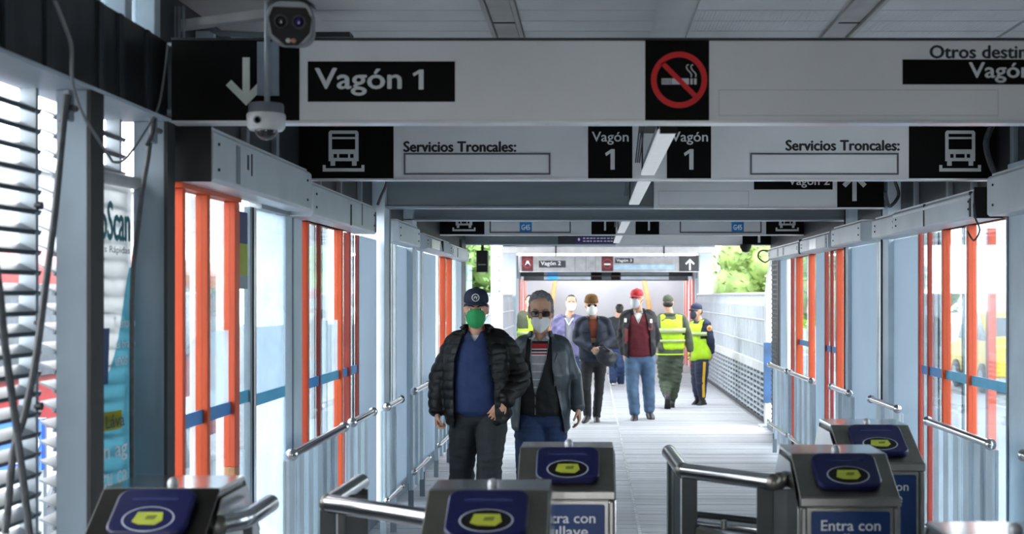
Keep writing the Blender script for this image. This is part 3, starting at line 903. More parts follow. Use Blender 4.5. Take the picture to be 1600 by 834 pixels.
# sign 4
d = 13.3
s4 = sign_board(d, PX(655, d), PX(1270, d), PZ(366.5, d), PZ(322, d), 'fourth overhead sign with two small blue G45 labels and bus pictograms', 0.06)
for x0, x1 in ((678, 757), (1197, 1268)):
    plate('black_field', PX(x0, d), PX(x1, d), PZ(366, d), PZ(325, d), d, sign_black, s4)
bus_icon(s4, PX(725, d), PZ(361, d), 36 / FPX * d, d - 0.002, sign_white)
bus_icon(s4, PX(1230, d), PZ(361, d), 36 / FPX * d, d - 0.002, sign_white)
for x0, x1 in ((924, 962), (993, 1030)):
    plate('black_field', PX(x0, d), PX(x1, d), PZ(366, d), PZ(325, d), d, sign_black, s4)
    digit_one((PX((x0 + x1) / 2 - 3, d), PX((x0 + x1) / 2 + 4, d), PZ(360, d), PZ(336, d)), face_front(d - 0.002), sign_white, s4)
for x0, x1, g in ((765, 892, 812), (1062, 1190, 1143)):
    frame_plate('label_holder', PX(x0, d), PX(x1, d), PZ(364, d), PZ(338, d), 0.014, d, MATS['holder_edge'], s4, 0.006)
    plate('route_label', PX(g, d), PX(g + 19, d), PZ(363, d), PZ(347, d), d - 0.003, mat('route_blue', '#1d7fc4', 0.5), s4)
    text('G45', (PX(g + 3, d), PX(g + 16, d), PZ(359, d), PZ(351, d)), face_front(d - 0.005), white_print, s4, bold=0.03)

# sign 5 at the wagon end
d = 15.75
s5 = sign_board(d, PX(962, d), PX(1245, d), PZ(382.5, d), PZ(345, d), 'fifth overhead sign at wagon end, grey board with black arrow field', 0.06)
plate('black_field', PX(1160, d), PX(1225, d), PZ(382, d), PZ(345, d), d, sign_black, s5)
arrow(s5, PX(1186, d), PZ(379, d), 24 / FPX * d, d - 0.002, sign_white, True)
ad = thing('advert_strip', 'small purple strip poster with white lines under the fourth sign', 'poster', (PX(930, d), d, PZ(382, d)))
b = MB(); b.box(PX(899, d), PX(963, d), d - 0.01, d + 0.04, PZ(381, d), PZ(365, d)); b.build('board', mat('purple_print', '#36215c', 0.5), ad)
b = MB(); b.ball((PX(904.5, d), d - .012, PZ(374, d)), (.014, .003, .018)); b.build('emblem', white_print, ad)
for k in range(2):
    for q in range(9):
        b = MB(); b.box(PX(911 + q * 5.4, d), PX(911 + q * 5.4 + 3.2 + (q * 7 + k) % 3 * .6, d), d - .013, d - .01, PZ(373 + k * 4.5, d), PZ(371.4 + k * 4.5, d)); b.build('print_line', white_print, ad)
b = MB(); b.box(PX(872, d), PX(899, d), d - 0.008, d + 0.04, PZ(381, d), PZ(365, d)); b.build('dark_picture', steel_dark, ad)

# far wagon sign
d = 26.9
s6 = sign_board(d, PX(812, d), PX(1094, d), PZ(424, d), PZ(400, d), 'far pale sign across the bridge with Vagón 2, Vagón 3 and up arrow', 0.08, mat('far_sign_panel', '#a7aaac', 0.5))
def far_plate(x0, x1, y0, y1, m, dd=0): return plate('black_field', PX(x0, d), PX(x1, d), PZ(y1, d), PZ(y0, d), d - dd, m, s6, 0.004)
maroon = mat('faded_maroon', '#55262c', 0.6)
fsb = mat('faded_black', '#3a3c40', 0.6)
far_plate(815, 833, 400, 424, maroon); far_plate(842, 884, 407, 418, fsb); far_plate(940, 958, 400, 424, maroon)
far_plate(961, 990, 403, 411, fsb); far_plate(959, 1054, 413.5, 421, mat('pale_blue_label', '#a9cbe2', 0.5)); far_plate(1061, 1092, 400, 424, fsb)
text('Vagón 2', (PX(845, d), PX(876, d), PZ(416, d), PZ(408, d)), face_front(d - 0.005), white_print, s6, bold=0.03)
text('Vagón 3', (PX(963, d), PX(987, d), PZ(410, d), PZ(404.5, d)), face_front(d - 0.005), white_print, s6, bold=0.03)
arrow(s6, PX(1078, d), PZ(422, d), 18 / FPX * d, d - 0.004, white_print, True)
def far_ring(px, py, r):
    b = MB(); n = 24; cx, cz, q = PX(px, d), PZ(py, d), r / FPX * d
    R = [[(cx + rr * cos(2 * pi * k / n), yy, cz + rr * sin(2 * pi * k / n)) for k in range(n)] for rr, yy in ((q, d - .008), (q * .75, d - .008), (q * .75, d - .004), (q, d - .004))]
    b.rings(R + [R[0]], cap=False)
    b.build('prohibition_ring', mat('faded_red', '#9c3038', 0.6), s6)
far_ring(824, 411, 8); far_ring(949, 412, 8)
b = MB(); b.box(PX(944, d), PX(954, d), d - .008, d - .004, PZ(414, d), PZ(411.5, d)); b.build('cigarette', white_print, s6)
b = MB(); b.prism([(PX(820, d), PZ(415, d)), (PX(823, d), PZ(407, d)), (PX(826, d), PZ(407, d)), (PX(829, d), PZ(415, d)), (PX(824.5, d), PZ(411, d))], 'y', d - .008, d - .004); b.build('figure_pictogram', white_print, s6)
for px in (898, 915, 930):
    b = MB(); b.box(PX(px, d), PX(px + 0.8, d), d - 0.003, d, PZ(424, d), PZ(400, d)); b.build('panel_joint', steel_mid, s6)

# light fittings hung along the middle between the beams
lamp_face = mat('lamp_diffuser', '#c3c7c9', 0.4, 0, 0.06, 20, stretch=(1, 6, 1), emit=0.08)
def tray(y0, y1, z, label, lead):
    t = thing('strip_light', label, 'light', (0.29, (y0 + y1) / 2, z), 'strip lights hung along the aisle')
    b = MB(); b.box(0.262, 0.335, y0, y1, z, z + 0.02); b.build('diffuser', lamp_face, t, bevel=0.004)
    b = MB(); b.box(0.27, 0.327, y0, y1, z + 0.02, z + 0.07); b.build('housing', steel_mid, t, bevel=0.004)
    for yy in (y0 + 0.06, y1 - 0.1):
        for x in (0.262, 0.325):
            b = MB(); b.box(x, x + 0.008, yy, yy + 0.02, z + 0.02, 2.505); b.build('hanger', steel_dark, t)
    b = MB(); b.box(0.25, 0.345, y0 - lead, y1, 2.5, 2.53); b.build('carrier', steel_dark, t)
    b = MB(); b.box(0.27, 0.34, y0 - 0.02, y0, z - 0.0, z + 0.09); b.build('end_bracket', black, t)
    for k in range(3):
        b = MB(); b.tube([(0.255 - k * 0.003, y0 + 0.1, 2.5), (0.245 - k * 0.012, y0 + 0.3, z + .25), (0.25 - k * .01, y1 - 0.1, z + 0.06)], 0.004, 6); b.build('wire', steel_dark, t)
tray(5.1, 6.86, 2.275, 'strip light in front of the second sign between the two Vagón 1 plates', 0.26)
tray(7.2, 9.08, 2.275, 'strip light hanging between the second and third overhead signs', 0.06)
tray(11.0, 13.2, 2.275, 'strip light hanging right in front of the fourth sign', 0.1)
tray(13.6, 15.7, 2.275, 'farthest strip light, past the fourth sign near the wagon end', 0.05)

# ------------------------------------------------------------------ balustrades with slats along the walls
def balustrade(side, y0, y1, label, n, xr=None, zt=0.91, zb=0.3):
    x = (-1.36 if side < 0 else 1.93) if xr is None else xr
    t = thing('slatted_balustrade', label, 'railing', (x, (y0 + y1) / 2, 0), 'slatted railings in front of the glass bays')
    b = MB(); b.tube([(x, y0, zt), (x, y1, zt)], 0.021, 14); b.build('top_rail', chrome, t, smooth=True)
    b = MB(); b.tube([(x, y0, zb), (x, y1, zb)], 0.018, 12); b.build('bottom_rail', chrome, t, smooth=True)
    for yy in (y0, y1):
        b = MB(); b.ball((x, yy, zt), (.029, .024, .029), 14, 10); b.build('end_cap', chrome, t, smooth=True)
        b = MB(); b.ball((x, yy, zb), (.024, .02, .024), 12, 8); b.build('end_cap', chrome, t, smooth=True)
    w = (y1 - y0) / n
    s = 1 if side < 0 else -1
    for k in range(n):
        b = MB(); b.box(x - s * 0.045, x - s * 0.03, y0 + k * w + w * 0.08, y0 + (k + 1) * w - w * .08, 0.16, zt - 0.03)
        b.box(x - s * 0.03, x - s * 0.012, y0 + k * w + w * 0.08, y0 + k * w + w * 0.2, 0.16, zt - 0.03)
        b.build('slat', steel_blue, t, bevel=0.003)
    for yy in (y0 + 0.1, y1 - 0.1):
        b = MB(); b.box(x - s * 0.06, x - s * 0.02, yy, yy + 0.03, 0.0, 0.2); b.build('foot', steel_mid, t)
    return t
balustrade(-1, 5.80, 7.02, 'longest left railing with chrome top tube, nearest on left wall', 6)
balustrade(-1, 7.26, 7.95, 'short second left railing after the longest one', 3)
balustrade(-1, 8.3, 8.92, 'third left railing before the tall grey column', 3, -1.33)
balustrade(-1, 9.65, 10.5, 'fourth left railing behind the elbow of the puffer jacket man', 3, -1.34)
balustrade(-1, 11.4, 12.6, 'fifth left railing low behind the puffer jacket man', 4, -1.36)
balustrade(1, 6.2, 7.36, 'longest right railing in front of nearest right orange door', 6)
balustrade(1, 8.15, 8.92, 'short right railing with chrome cap on the wide steel panel', 3, 1.945)
balustrade(1, 9.45, 10.15, 'right railing at the narrow glass slot', 3, 1.9)
balustrade(1, 10.85, 12.0, 'right railing with an orange stile behind the double turnstile', 4, 1.86)
balustrade(1, 12.2, 13.4, 'farthest right railing beside the perforated screen', 4, 1.86)
balustrade(1, 4.9, 5.78, 'right railing at the photo edge, only its capped end showing', 4, 1.95)

# ------------------------------------------------------------------ turnstiles
TURN = []
def turnstile(x0, x1, yf, zf, zb, run, label, ytop=0.2, words=True, zbase=0.0, dull=None):
    """Card validator post: sloped smoked top, flat back top, panel in front. yf = front edge."""
    t = thing('turnstile', label, 'turnstile', ((x0 + x1) / 2, yf + 0.3, 0), 'card turnstiles at the entrance')
    TURN.append(t)
    yb = yf + run; ye = yb + ytop; yl = ye + 0.18
    bev = 0.03
    top = brushed_dark if dull is None else dull
    w = x1 - x0
    # body
    b = MB(); b.prism([(yf + 0.02, 0), (yl, 0), (yl, zf - 0.1), (ye, zb - 0.005), (yb, zb - 0.005), (yf + 0.02, zf - 0.005)], 'x', x0 + 0.006, x1 - 0.006)
    b.build('cabinet', brushed, t, bevel=0.006)
    # sloped lid with lip
    b = MB(); lid = [(yf, zf - 0.035), (yf, zf), (yb, zb), (ye, zb), (yl, zf - 0.06), (yl, zf - 0.075), (ye, zb - 0.02), (yb, zb - 0.02), (yf + 0.012, zf - 0.02), (yf + 0.012, zf - 0.035)]
    def strip_lid(ins, seg):
        pass
    b.prism([(yf, zf - 0.004), (yb, zb), (yb, zb - 0.012), (yf, zf - 0.016)], 'x', x0, x1); b.build('sloped_top', top, t, bevel=0.003)
    b = MB(); b.prism([(yb + .001, zb), (ye, zb), (yl, zf - 0.06), (yl, zf - 0.075), (ye, zb - 0.016), (yb + .001, zb - 0.012)], 'x', x0, x1); b.build('back_top', chrome, t, bevel=0.003)
    b = MB(); b.box(x0 - 0.003, x1 + 0.003, yf - 0.008, yf + 0.012, zf - 0.034, zf - 0.002); b.build('front_lip', brushed, t, bevel=0.005)
    for xx in (x0, x1 - 0.022):
        b = MB(); b.box(xx, xx + 0.022, yf - 0.004, yf + 0.03, 0, zf - 0.036); b.build('corner_post', brushed, t, bevel=0.007)
    b = MB(); b.box(x0 + 0.022, x1 - 0.022, yf + 0.008, yf + 0.022, 0.05, zf - 0.04); b.build('front_panel', brushed, t)
    # side cheeks
    for xx, s in ((x0 - 0.002, -1), (x1 + 0.002, 1)):
        b = MB(); b.prism([(yf + 0.03, 0.05), (yl - 0.01, 0.05), (yl - 0.01, zf - 0.09), (ye, zb - 0.03), (yb, zb - 0.03), (yf + 0.03, zf - 0.04)], 'x', xx, xx + s * 0.003); b.build('side_panel', chrome, t)
    # reader pad: rounded slab on the slope
    slope = math.atan2(zb - zf, run); L = math.hypot(run, zb - zf)
    cx = (x0 + x1) / 2 + 0.005
    M = Matrix.Translation((cx, yf, zf)) @ Matrix.Rotation(slope, 4, 'X')
    pw = w * 0.66 / 2; p0, p1 = L * 0.13, L * 0.9
    out = rrect(-pw, pw, p0, p1, 0.035, 6)
    def pad(o, h0, h1, name, m, bev=0):
        q = MB(); n = len(o)
        q.add([M @ Vector((p[0], p[1], h0)) for p in o] + [M @ Vector((p[0], p[1], h1)) for p in o],
              [tuple(range(n - 1, -1, -1)), tuple(range(n, 2 * n))] + [(i, (i + 1) % n, n + (i + 1) % n, n + i) for i in range(n)])
        return q.build(name, m, t, bevel=bev, seg=3)
    pad(out, -0.002, 0.022, 'reader', navy_pad, 0.008)
    ey = p0 + (p1 - p0) * 0.30
    n = 36
    for rr, name, m, h in ((1.0, 'target_ring', mat('ring_print', '#aeb6c6', 0.4) if 'ring_print' not in MATS else MATS['ring_print'], 0.0225), (0.93, 'target_disc', black if dull is None else navy_pad, 0.023)):
        o = [(pw * 0.66 * rr * cos(2 * pi * k / n), ey + 0.047 * rr * sin(2 * pi * k / n)) for k in range(n)]
        pad(o, h - 0.002, h, name, m)
    lw = pw * 0.38
    o = [(-lw, ey - 0.012), (-lw * .8, ey + 0.024), (lw * .85, ey + 0.024), (lw, ey - 0.006), (lw * .6, ey - 0.024), (-lw * .5, ey - 0.022)]
    pad(o, 0.021, 0.0245, 'label', lime)
    o = [(-lw * .2, ey - 0.004), (-lw * .1, ey + 0.01), (lw * .55, ey + 0.012), (lw * .45, ey - 0.004)]
    pad(o, 0.0235, 0.0252, 'label_print', mat('olive_print', '#6f7a22', 0.6) if 'olive_print' not in MATS else MATS['olive_print'])
    # display slit
    pad(rrect(-pw * .6, pw * .6, p0 + (p1 - p0) * .72, p0 + (p1 - p0) * .78, 0.003, 2), 0.021, 0.0226, 'display_slit', mat('slit', '#2d3566', 0.2) if 'slit' not in MATS else MATS['slit'])
    # indicator knob
    b = MB(); b.ball((cx + 0.0, yb + 0.08, zb + 0.002), (.016, .016, .018), 14, 8); b.build('indicator_knob', mat('clear_knob', '#b9bcc0', 0.15, 0.2) if 'clear_knob' not in MATS else MATS['clear_knob'], t, smooth=True)
    if words:
        q0, q1 = x0 + w * 0.11, x1 - w * 0.10
        zt = zf - 0.05
        o = rrect(q0, q1, zt - 0.5, zt, 0.008, 3)
        b = MB(); b.prism(o, 'y', yf + 0.003, yf + 0.009); b.build('notice', navy_dark, t)
        FM = face_front(yf + 0.003)
        ww = q1 - q0
        text('Entra con', (q0 + ww * .125, q1 - ww * .125, zt - 0.062, zt - 0.028), FM, white_print, t, bold=0.018)
        text('tullave', (q0 + ww * .22, q1 - ww * .22, zt - 0.108, zt - 0.072), FM, white_print, t, bold=0.018)
        n = 24
        o = [(q0 + ww * .56 + ww * .18 * cos(2 * pi * k / n) , zt - 0.155 + 0.032 * sin(2 * pi * k / n)) for k in range(n)]
        b = MB(); b.prism(o, 'y', yf + 0.001, yf + 0.004); b.build('lime_emblem', mat('lime_green', '#a8c81e', 0.5) if 'lime_green' not in MATS else MATS['lime_green'], t)
    return t
turnstile(-1.385, -1.055, 3.45, 0.955, 1.085, 0.18, 'leftmost turnstile, black top beside the louvered wall', dull=mat('black_gloss_top', '#23231e', 0.35, 0.6), ytop=0.26)
turnstile(-.447, -.117, 3.28, 0.98, 1.10, 0.22, 'grey turnstile in the front centre, hiding part of another notice', words=False)
turnstile(-.252, .076, 4.29, 0.98, 1.10, 0.2, 'turnstile with Entra con tullave notice behind the front centre one', ytop=0.16)
turnstile(.676, 1.0, 4.15, 0.98, 1.095, 0.2, 'front one of the right pair of turnstiles, full notice showing', ytop=0.26)
turnstile(.98, 1.30, 5.0, 0.98, 1.10, 0.26, 'rear one of the right pair of turnstiles, notice half hidden', ytop=0.26)
turnstile(.79, 1.12, 2.62, 0.98, 1.098, 0.2, 'turnstile at the bottom right corner, only its dark top edge visible', words=False)

# barrier frames of round tube on flat posts
def bent(pts, r=0.06, n=5):
    """Polyline with rounded corners."""
    pts = [Vector(p) for p in pts]; out = [pts[0]]
    for a, p, c in zip(pts, pts[1:], pts[2:]):
        d1 = (a - p).normalized(); d2 = (c - p).normalized()
        q = min(r, (a - p).length * .45, (c - p).length * .45)
        for k in range(n + 1):
            u = k / n
            out.append((p + d1 * q) * (1 - u) ** 2 + p * 2 * u * (1 - u) + (p + d2 * q) * u * u)
    out.append(pts[-1]); return out

def flat_post(t, x, y, z0, z1, w=0.055, dep=0.012, rot=0.0):
    M = Matrix.Translation((x, y, 0)) @ Matrix.Rotation(rot, 4, 'Z')
    b = MB(); b.box(-w / 2, w / 2, -dep / 2, dep / 2, z0, z1, M); b.build('post', post_grey, t, bevel=0.002)

t = thing('guide_barrier', 'left chrome guide barrier with bent tube beside front centre turnstile', 'barrier', (-.8, 4.1, 0), 'tube barriers of the turnstiles')
b = MB(); b.tube([(-.80, 4.44, 0.985), (-.82, 3.98, 0.985)], .028, 18); b.build('tube', chrome, t, smooth=True)
b = MB(); b.tube([(-.82, 3.98, 0.985), (-.46, 3.70, 0.985)], .028, 18); b.build('tube', chrome, t, smooth=True)
b = MB(); b.ball((-.82, 3.98, .985), .0295, 16, 10); b.build('elbow', brushed_dark, t, smooth=True)
for x, y, ro, w in ((-.822, 3.985, .3, .05), (-.775, 3.955, .1, .02), (-.79, 4.25, .3, .085), (-.80, 4.40, .2, .06)):
    flat_post(t, x, y, 0, .965, w, rot=ro)
b = MB(); b.tube([(-.8, 3.96, .45), (-.46, 3.72, .45)], .02, 12); b.build('lower_rail', chrome, t, smooth=True)

t = thing('guide_barrier', 'right chrome guide barrier with bent tube in the open lane', 'barrier', (.4, 4.7, 0), 'tube barriers of the turnstiles')
b = MB(); b.tube([(.313, 5.2, .995), (.33, 4.65, .995)], .028, 18); b.build('tube', chrome, t, smooth=True)
b = MB(); b.tube([(.33, 4.65, .995), (.617, 4.36, .995)], .028, 18); b.build('tube', chrome, t, smooth=True)
for x, y in ((.33, 4.65), (.617, 4.36), (.313, 5.2)):
    b = MB(); b.ball((x, y, .995), .0295, 16, 10); b.build('elbow', brushed_dark, t, smooth=True)
for x, y, ro, w in ((.318, 5.15, 0.5, .035), (.322, 4.9, 0.9, .045), (.353, 4.635, 0.1, .056), (.592, 4.385, 0.1, .055)):
    flat_post(t, x, y, 0, .975, w, rot=ro)
b = MB(); b.tube([(.40, 4.78, .78), (.66, 4.6, .78)], .022, 14); b.build('lower_rail', chrome, t, smooth=True)
b = MB(); b.tube([(.40, 4.84, .80), (.66, 4.66, .80)], .016, 14); b.build('lower_rail', rubber, t, smooth=True)
# curved arm plate
arc = [(.38 + .03 * 0, 4.60), (.44, 4.58), (.50, 4.54), (.55, 4.48), (.59, 4.42)]
b = MB()
rings = []
for (x, y), (x2, y2) in zip(arc, arc[1:] + [(.61, 4.38)]):
    dv = Vector((x2 - x, y2 - y, 0)).normalized(); nv = Vector((-dv.y, dv.x, 0)) * .03
    zz = .80 - .05 * (x - .38) / .2
    rings.append([Vector((x, y, zz)) + nv, Vector((x, y, zz)) - nv, Vector((x, y, zz - .03)) - nv, Vector((x, y, zz - .03)) + nv])
b.rings(rings); b.build('arm_plate', brushed_dark, t, bevel=.003)
b = MB(); b.cyl((.47, 4.565, .815), .01, .03); b.build('pivot_bolt', brushed, t, smooth=True)
def stub(t, pts, px, py, rot):
    b = MB(); b.tube(pts, .028, 16); b.build('guide_tube', chrome, t, smooth=True)
    b = MB(); b.ball(pts[0], .0295, 14, 10); b.build('elbow', brushed_dark, t, smooth=True)
    M = Matrix.Translation((px, py, 0)) @ Matrix.Rotation(rot, 4, 'Z')
    b = MB(); b.box(-.025, .025, -.006, .006, 0, .965, M); b.build('guide_post', post_grey, t, bevel=.002)
stub(TURN[3], [(.645, 4.40, .995), (.672, 4.44, .995)], .648, 4.41, 0)
stub(TURN[0], bent([(-1.05, 3.60, .985), (-1.0, 3.68, .985), (-1.0, 3.98, .985)], .06), -1.0, 3.72, 1.5)

# ------------------------------------------------------------------ cameras under the ceiling
cam_shell = mat('camera_shell', '#7d8184', 0.35, 0.1, 0.05)
t = thing('bullet_camera', 'grey bullet surveillance camera with black twin-lens face, at the top', 'camera', (PX(455, 3.9), 4.05, PZ(35, 3.9)))
d = 3.9
cx, cz = PX(453.5, d), PZ(36, d)
u = d / FPX
o = rrect(cx - 36 * u, cx + 36 * u, cz - 34 * u, cz + 36 * u, 24 * u, 7)
b = MB(); b.prism(o, 'y', d, d + 0.26); b.build('housing', cam_shell, t, smooth=True, bevel=.006)
o = [(cx - 33 * u, cz + 8 * u), (cx - 26 * u, cz + 24 * u), (cx + 24 * u, cz + 24 * u), (cx + 33 * u, cz + 8 * u), (cx + 30 * u, cz - 14 * u), (cx + 12 * u, cz - 34 * u), (cx - 8 * u, cz - 35 * u), (cx - 28 * u, cz - 18 * u)]
b = MB(); b.prism(o, 'y', d - .006, d + .004); b.build('face_plate', black, t, bevel=.003)
for px, r, m in ((-14, 11, MATS['matte_black']), (13, 11, MATS['matte_black'])):
    b = MB(); b.lathe([(r * u, 0), (r * u, -.012), (r * u * .8, -.012), (r * u * .75, -.004), (0.0001, -.004)], (cx + px * u, d - .006, cz + 2 * u), 'y', 20); b.build('lens_ring', steel_dark, t, smooth=True)
b = MB(); b.ball((cx - 14 * u, d - .008, cz + 2 * u), (8 * u, .006, 8 * u)); b.build('lens', mat('lens_dark', '#15181a', 0.08, 0.2, spec=0.9), t, smooth=True)
b = MB(); b.ball((cx + 13 * u, d - .008, cz + 2 * u), (8 * u, .006, 8 * u)); b.build('lens', mat('lens_violet', '#2a1c63', 0.08, 0.3, spec=0.9), t, smooth=True)
for px, m in ((-3, mat('led_white', '#d7d4cf', 0.3)), (5, mat('led_warm', '#c98e72', 0.3))):
    b = MB(); b.ball((cx + px * u, d - .008, cz - 27 * u), (4 * u, .004, 3.6 * u)); b.build('indicator', m, t, smooth=True)
o = [(cx - 37 * u, cz + 30 * u), (cx - 22 * u, cz + 38 * u), (cx + 22 * u, cz + 38 * u), (cx + 37 * u, cz + 30 * u), (cx + 37 * u, cz + 34 * u), (cx + 22 * u, cz + 43 * u), (cx - 22 * u, cz + 43 * u), (cx - 37 * u, cz + 34 * u)]
b = MB(); b.prism(o, 'y', d - .02, d + .28); b.build('sun_shield', cam_shell, t)
pv = Matrix.Translation((cx, d, cz)); RT = pv @ Matrix.Rotation(radians(11), 4, 'Z') @ Matrix.Rotation(radians(9), 4, 'X') @ pv.inverted()
for ch in t.children: ch.data.transform(RT)
b = MB(); b.tube([(cx - .02, d + .14, cz + 30 * u), (cx - .02, d + .14, CEIL)], .022, 14); b.build('stem', cam_shell, t, smooth=True)
b = MB(); b.cyl((cx - .02, d + .14, CEIL - .008), .06, .016); b.build('ceiling_base', cam_shell, t, smooth=True)

d = 4.4; u = d / FPX
cx = PX(416, d)
t = thing('dome_camera', 'white dome surveillance camera hanging from a grey pipe before the arrow', 'camera', (cx, d, PZ(215, d)))
px_, R = PX(417.5, d), 4.5 * u
b = MB(); b.tube([(px_, d, PZ(166, d)), (px_, d, CEIL)], R, 16); b.build('pipe', mat('pipe_grey', '#8d949b', 0.35, 0.3), t, smooth=True)
b = MB(); b.cyl((px_, d, CEIL - .01), .045, .02); b.build('pipe_flange', steel_mid, t, smooth=True)
b = MB(); b.lathe([(0.001, PZ(161, d)), (26 * u, PZ(162, d)), (27 * u, PZ(165, d)), (27 * u, PZ(179, d)), (0.001, PZ(180, d))], (cx, d, 0)); b.build('cap', mat('dome_cap', '#666c73', 0.4, 0.2), t, smooth=True)
b = MB(); b.lathe([(0.001, PZ(178, d)), (29 * u, PZ(178, d)), (30 * u, PZ(181, d)), (29 * u, PZ(199, d)), (25 * u, PZ(204, d)), (18 * u, PZ(204, d)), (0.001, PZ(203, d))], (cx, d, 0)); b.build('housing', mat('dome_white', '#c3c6c8', 0.35), t, smooth=True)
b = MB(); b.ball((cx, d, PZ(203, d)), (18 * u, 18 * u, 16 * u), 24, 12); b.build('dome', mat('dome_smoke', '#25282a', 0.06, 0.2, spec=0.9), t, smooth=True)
n = 16
b = MB(); R1 = 6 * u
b.lathe([(R1, 0), (R1, -.003), (R1 * .75, -.003), (R1 * .75, 0)], (cx - 6 * u, d - 29.6 * u, PZ(191, d)), 'y', 16); b.build('round_emblem', steel_mid, t)

# bracket arms and pipes of the ceiling frame, top left
t = thing('bracket_arm', 'pale sloping steel arm under the ceiling left of the bullet camera', 'bracket', (-1.3, 4.9, 2.6))
b = MB(); b.prism([(PX(272, 4.9), PZ(48, 4.9)), (PX(272, 4.9), PZ(34, 4.9)), (PX(470, 4.9), PZ(8, 4.9)), (PX(470, 4.9), PZ(22, 4.9))], 'y', 4.88, 4.93); b.build('arm', mat('arm_pale', '#a9abac', 0.4, 0.2), t, bevel=.002)
b = MB(); b.tube([(PX(330, 5), 5.0, PZ(46, 5)), (PX(345, 5), 5.0, PZ(52, 5)), (PX(420, 5), 5.0, PZ(55, 5)), (PX(480, 5), 5.0, PZ(50, 5))], .012, 8); b.build('conduit', steel_mid, t, smooth=True)
b = MB(); b.box(PX(480, 5), PX(545, 5), 5.02, 5.1, PZ(56, 5), PZ(48, 5)); b.build('end_plate', steel_dark, t)
b = MB(); b.box(PX(290, 5), PX(322, 5), 5.1, 5.13, PZ(62, 5), PZ(40, 5)); b.build('backing_plate', steel_blue, t)
b = MB()
for q in (272, 279, 286): b.box(PX(q, 4.85), PX(q + 2, 4.85), 4.84, 4.86, PZ(62, 4.85), PZ(10, 4.85))
b.build('threaded_rod', steel_mid, t)

# ------------------------------------------------------------------ cables
def cable(pts, r, m, label, n=8, name='cable'):
    P = [Vector(p) for p in pts]; out = []
    for i in range(len(P) - 1):
        p0 = P[max(i - 1, 0)]; p1 = P[i]; p2 = P[i + 1]; p3 = P[min(i + 2, len(P) - 1)]
        for k in range(6):
            u = k / 6
            out.append(0.5 * ((2 * p1) + (p2 - p0) * u + (2 * p0 - 5 * p1 + 4 * p2 - p3) * u * u + (3 * p1 - p0 - 3 * p2 + p3) * u ** 3))
    out.append(P[-1])
    b = MB(); b.tube(out, r, n)
    return b.build(name, m, None, smooth=True, label=label, cat='cable')
dc = 3.6
pp = [(85, 0, 3.05), (103, 45, 3.2), (112, 75, 3.3), (113, 125, 3.5), (128, 175, 3.65), (152, 215, 3.8), (170, 243, 3.95), (178, 253, 4.05), (196, 248, 4.2), (222, 212, 4.35), (246, 170, 4.45), (256, 120, 4.5), (262, 70, 4.5)]
cable([(PX(x, dd), dd, PZ(y, dd)) for x, y, dd in pp], .0045, mat('grey_cable', '#6c7073', 0.5), 'thin grey cable looping down from the fascia between the near columns')
pp = [(104, 148, 3.72), (97, 215, 3.7), (86, 330, 3.62), (72, 440, 3.55), (56, 560, 3.5), (38, 650, 3.48), (22, 700, 3.46), (12, 800, 3.45), (8, 834, 3.44)]
cable([(PX(x, dd), dd, PZ(y, dd)) for x, y, dd in pp], .0105, mat('cable_black', '#3a3f43', 0.5, 0, 0.2, 30), 'thick dark conduit from the near column top, crossing leftward down')
pp = [(-12, 380, 3.30), (0, 460, 3.32), (8, 540, 3.36), (22, 640, 3.42), (35, 740, 3.42), (46, 834, 3.42)]
cable([(PX(x, dd), dd, PZ(y, dd)) for x, y, dd in pp], .0105, MATS['cable_black'], 'second dark conduit entering at the left photo edge, crossing the other')
for yy in (655, 735):
    q = 30 if yy == 655 else 24
pp = [(236, 195, 4.47), (232, 240, 4.46), (222, 300, 4.44), (214, 370, 4.42), (207, 440, 4.4), (206, 560, 4.4), (206, 800, 4.4)]
cable([(PX(x, dd), dd, PZ(y, dd)) for x, y, dd in pp], .009, MATS['cable_black'], 'dark conduit beside the banner against the second near column')
for px, py, dd, lb in ((106, 170, 3.75, 'steel hook bracket holding the conduit at the first near column'), (238, 205, 4.46, 'steel hook bracket at top of second near column')):
    t = thing('hook_bracket', lb, 'bracket', (PX(px, dd), dd, PZ(py, dd)))
    b = MB(); b.box(PX(px - 4, dd), PX(px + 4, dd), dd - .01, dd + .03, PZ(py + 18, dd), PZ(py - 30, dd)); b.build('plate', steel_mid, t, bevel=.002)
    b = MB(); b.tube([(PX(px + 5, dd), dd - .012, PZ(py - 20, dd)), (PX(px + 3, dd), dd - .02, PZ(py + 5, dd)), (PX(px - 8, dd), dd - .012, PZ(py + 22, dd))], .008, 8); b.build('hook', steel_dark, t, smooth=True)
    b = MB(); b.cyl((PX(px + 12, dd), dd - .01, PZ(py, dd)), .01, .02, 'y', 10); b.build('bolt', steel_dark, t)
cable([(PX(1548, 6.8), 6.75, PZ(192, 6.8)), (PX(1536, 6.75), 6.7, PZ(225, 6.75)), (PX(1545, 6.7), 6.65, PZ(262, 6.7)), (PX(1562, 6.65), 6.65, PZ(278, 6.65))], .016, MATS['cable_black'], 'thick black cable bent over right end of the second sign')
cable([(PX(1398, 8.9), 8.9, PZ(282, 8.9)), (PX(1404, 8.9), 8.9, PZ(305, 8.9)), (PX(1390, 8.8), 8.8, PZ(322, 8.8)), (PX(1383, 8.7), 8.7, PZ(300, 8.7))], .012, MATS['cable_black'], 'black cable sagging over the middle right header cover')
cable([(1.965, 6.588, 2.10), (PX(1522, 6.5), 6.48, PZ(340, 6.5)), (PX(1527, 6.5), 6.46, PZ(360, 6.5)), (PX(1518, 6.5), 6.46, PZ(376, 6.5)), (PX(1510, 6.5), 6.48, PZ(362, 6.5))], .005, MATS['cable_black'], 'loop of thin black wire at top of nearest right orange stile')
